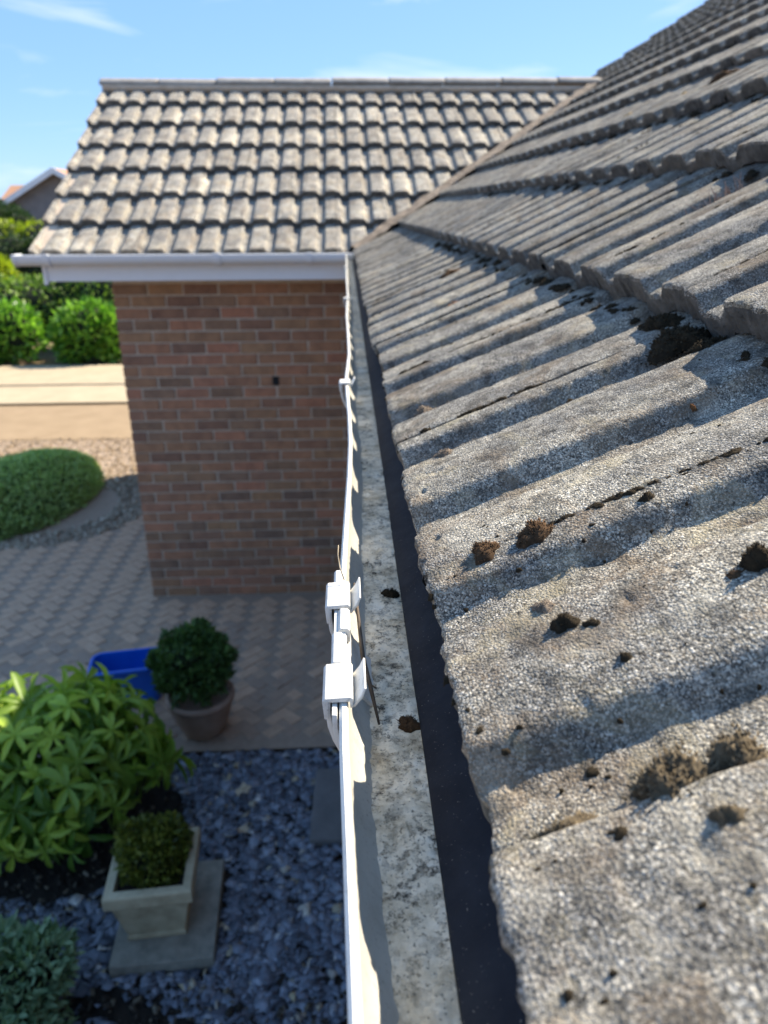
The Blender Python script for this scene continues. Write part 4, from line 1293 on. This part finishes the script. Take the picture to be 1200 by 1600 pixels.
# a few dead leaves on the slate
for i, (x, y, s_, lab) in enumerate([(-.56, 2.93, .055, 'curled tan dead leaf on the slate behind the planter slab'), (-.53, 2.68, .045, 'smaller tan dead leaf on the slate beside the planter slab')]):
    mb = MB(); rr = random.Random(i)
    n = 11; ring = []
    for k in range(n):
        a = 2 * math.pi * k / n; r_ = s_ * (1 if k % 2 else .55) * rr.uniform(.8, 1.1); ring.append((r_ * math.cos(a), r_ * math.sin(a) * .8, .012 + .012 * math.sin(a * 2 + i)))
    mb.add([(0, 0, .004)] + ring + [(p[0], p[1], p[2] - .0012) for p in ring] + [(0, 0, .0028)],
           [(0, k + 1, (k + 1) % n + 1) for k in range(n)] + [(k + 1, n + k + 1, n + (k + 1) % n + 1, (k + 1) % n + 1) for k in range(n)] + [(2 * n + 1, n + (k + 1) % n + 1, n + k + 1) for k in range(n)])
    o = mb.build('dead_leaf', MT['straw']); o.location = (x, y, .035); o.rotation_euler = (jit(.2), jit(.2), jit(3)); setp(o, lab, 'leaf', 'dead leaves on the slate')

# ------------------------------------------------------------------ beyond the drive: hedges, neighbour
bush('laurel_bush', 'sunlit bright green laurel bush beside the brick corner', 'bush', (-4.85, 14.75, 0),
     [(0, 0, .55, .62, .5, .55), (.35, .05, .45, .5, .45, .5), (-.3, 0, .4, .4, .4, .45)], MT['lf_laurel'], .14, 2600, 51, .5, .18, .6, zmin=-.9, core=.75, up=.5)
bush('laurel_bush', 'sunlit laurel bush at the left edge of the photo', 'bush', (-6.35, 14.75, 0),
     [(0, 0, .5, .55, .45, .55), (-.45, 0, .45, .5, .45, .5)], MT['lf_laurel'], .14, 1900, 52, .5, .18, .6, zmin=-.9, core=.75, up=.5)
bush('privet_hedge', 'long mid green hedge standing behind the laurel bushes', 'hedge', (-6, 16.2, 0),
     [(x_, .1 * math.sin(x_ * 3), .75 + .04 * math.sin(x_ * 2.1), .95, .62, .72 + .05 * math.sin(x_ * 1.7)) for x_ in np.arange(-6, 6.1, .8)], MT['lf_hedge'], .095, 26000, 53, .55, .16, .7, zmin=-.9, core=.86)
bush('golden_bush', 'rounded lime yellow bush behind the hedge at far left', 'bush', (-10.4, 23.2, 0),
     [(0, 0, .75, .85, .7, .85)], MT['lf_lime'], .12, 3600, 55, .55, .12, .7, zmin=-.9, core=.85)
bush('dark_hedge', 'dark green clipped hedge below the lime yellow hedge', 'hedge', (-14, 27, 0),
     [(x_, 0, .95, 1.1, .7, .95) for x_ in np.arange(-8, 6.5, 1.2)], MT['lf_dark'], .13, 12000, 56, .55, .12, .7, zmin=-.9, core=.88)
bush('lime_hedge', 'bright lime topped hedge in front of the grey house', 'hedge', (-14, 30, 0),
     [(x_, 0, 1.3, 1.1, .8, 1.0) for x_ in np.arange(-8, 6.5, 1.2)], MT['lf_lime'], .14, 12000, 57, .55, .1, .7, zmin=-.9, core=.88)
bush('garden_tree', 'dark rounded tree standing before the grey gabled house', 'tree', (-14.9, 34, 0),
     [(0, 0, 1.9, 1.5, 1.2, 1.35), (1.2, 0, 1.6, 1.1, 1, 1.1), (-1.5, 0, 1.6, 1.2, 1, 1.2)], MT['lf_dark'], .16, 8000, 58, .55, .2, .7, zmin=-.9, core=.85, stem=[((0, 0, 0), (0, 0, 1.4), .1)])

nh = empty('neighbour_house', (-13.5, 41, -.12)); setp(nh, 'grey gabled bungalow with pale bargeboards beyond the hedges', 'house')
mb = MB()
hw, ev, ap = 3.4, 2.55, 4.45
prf = [(-hw, 0), (hw, 0), (hw, ev), (0, ap), (-hw, ev)]
mb.sweep(prf, [[(p, y_, q_) for p, q_ in prf] for y_ in (-1.5, 7)])
mb.build('wall', MT['render'], nh)
mb = MB()
for s_ in (-1, 1):
    prf = [(0, ap + .02), (s_ * (hw + .4), ev - .22 + .02), (s_ * (hw + .4), ev - .10), (0, ap + .16)]
    mb.sweep(prf, [[(p, y_, q_) for p, q_ in prf] for y_ in (-1.95, 7.3)])
rf = mb.build('roof', MT['roofred'], nh)
mb = MB()
for s_ in (-1, 1):
    prf = [(0, ap + .19), (s_ * (hw + .45), ev - .08), (s_ * (hw + .45), ev - .34), (0, ap - .08)]
    mb.sweep(prf, [[(p, y_, q_) for p, q_ in prf] for y_ in (-2.05, -1.97)])
mb.build('bargeboard', MT['white'], nh)
MB().box(1.0, 1.45, 1.2, 1.65, 4.0, 4.75).build('chimney', MT['brick'], rf, .02)
lathe([(.09, 4.75), (.11, 4.78), (.095, 5.0), (.07, 5.0)], 12).build('chimney_pot', MT['roofred'], rf).location = (1.22, 1.42, 0)
for (x_, z_) in ((.75, 1.9),):
    w_ = MB().box(x_ - .6, x_ + .6, -1.56, -1.5, z_ - .55, z_ + .55).build('window', MT['white'], nh, .01)
    MB().box(x_ - .53, x_ - .03, -1.575, -1.56, z_ - .47, z_ + .47).build('pane', MT['glass'], w_)
    MB().box(x_ + .03, x_ + .53, -1.575, -1.56, z_ - .47, z_ + .47).build('pane', MT['glass'], w_)

# far tiled house seen as a strip of orange roof
fh = empty('far_house', (-15.8, 20.0 + 32, 0)); setp(fh, 'far low house with an orange tiled roof at the left edge', 'house')
MB().box(-6, 2.2, 0, 7, 0, 2.6).build('wall', MT['render'], fh)
mb = MB(); prf = [(-.4, 2.5), (7.4, 2.5), (3.5, 4.2)]
mb.sweep(prf, [[(x_, p, q_) for p, q_ in prf] for x_ in (-6.3, 2.4)]); mb.build('roof', MT['roofred'], fh)
print('tiles', n_tiles, 'pavers', len(pv), 'hidden', len(hidden))
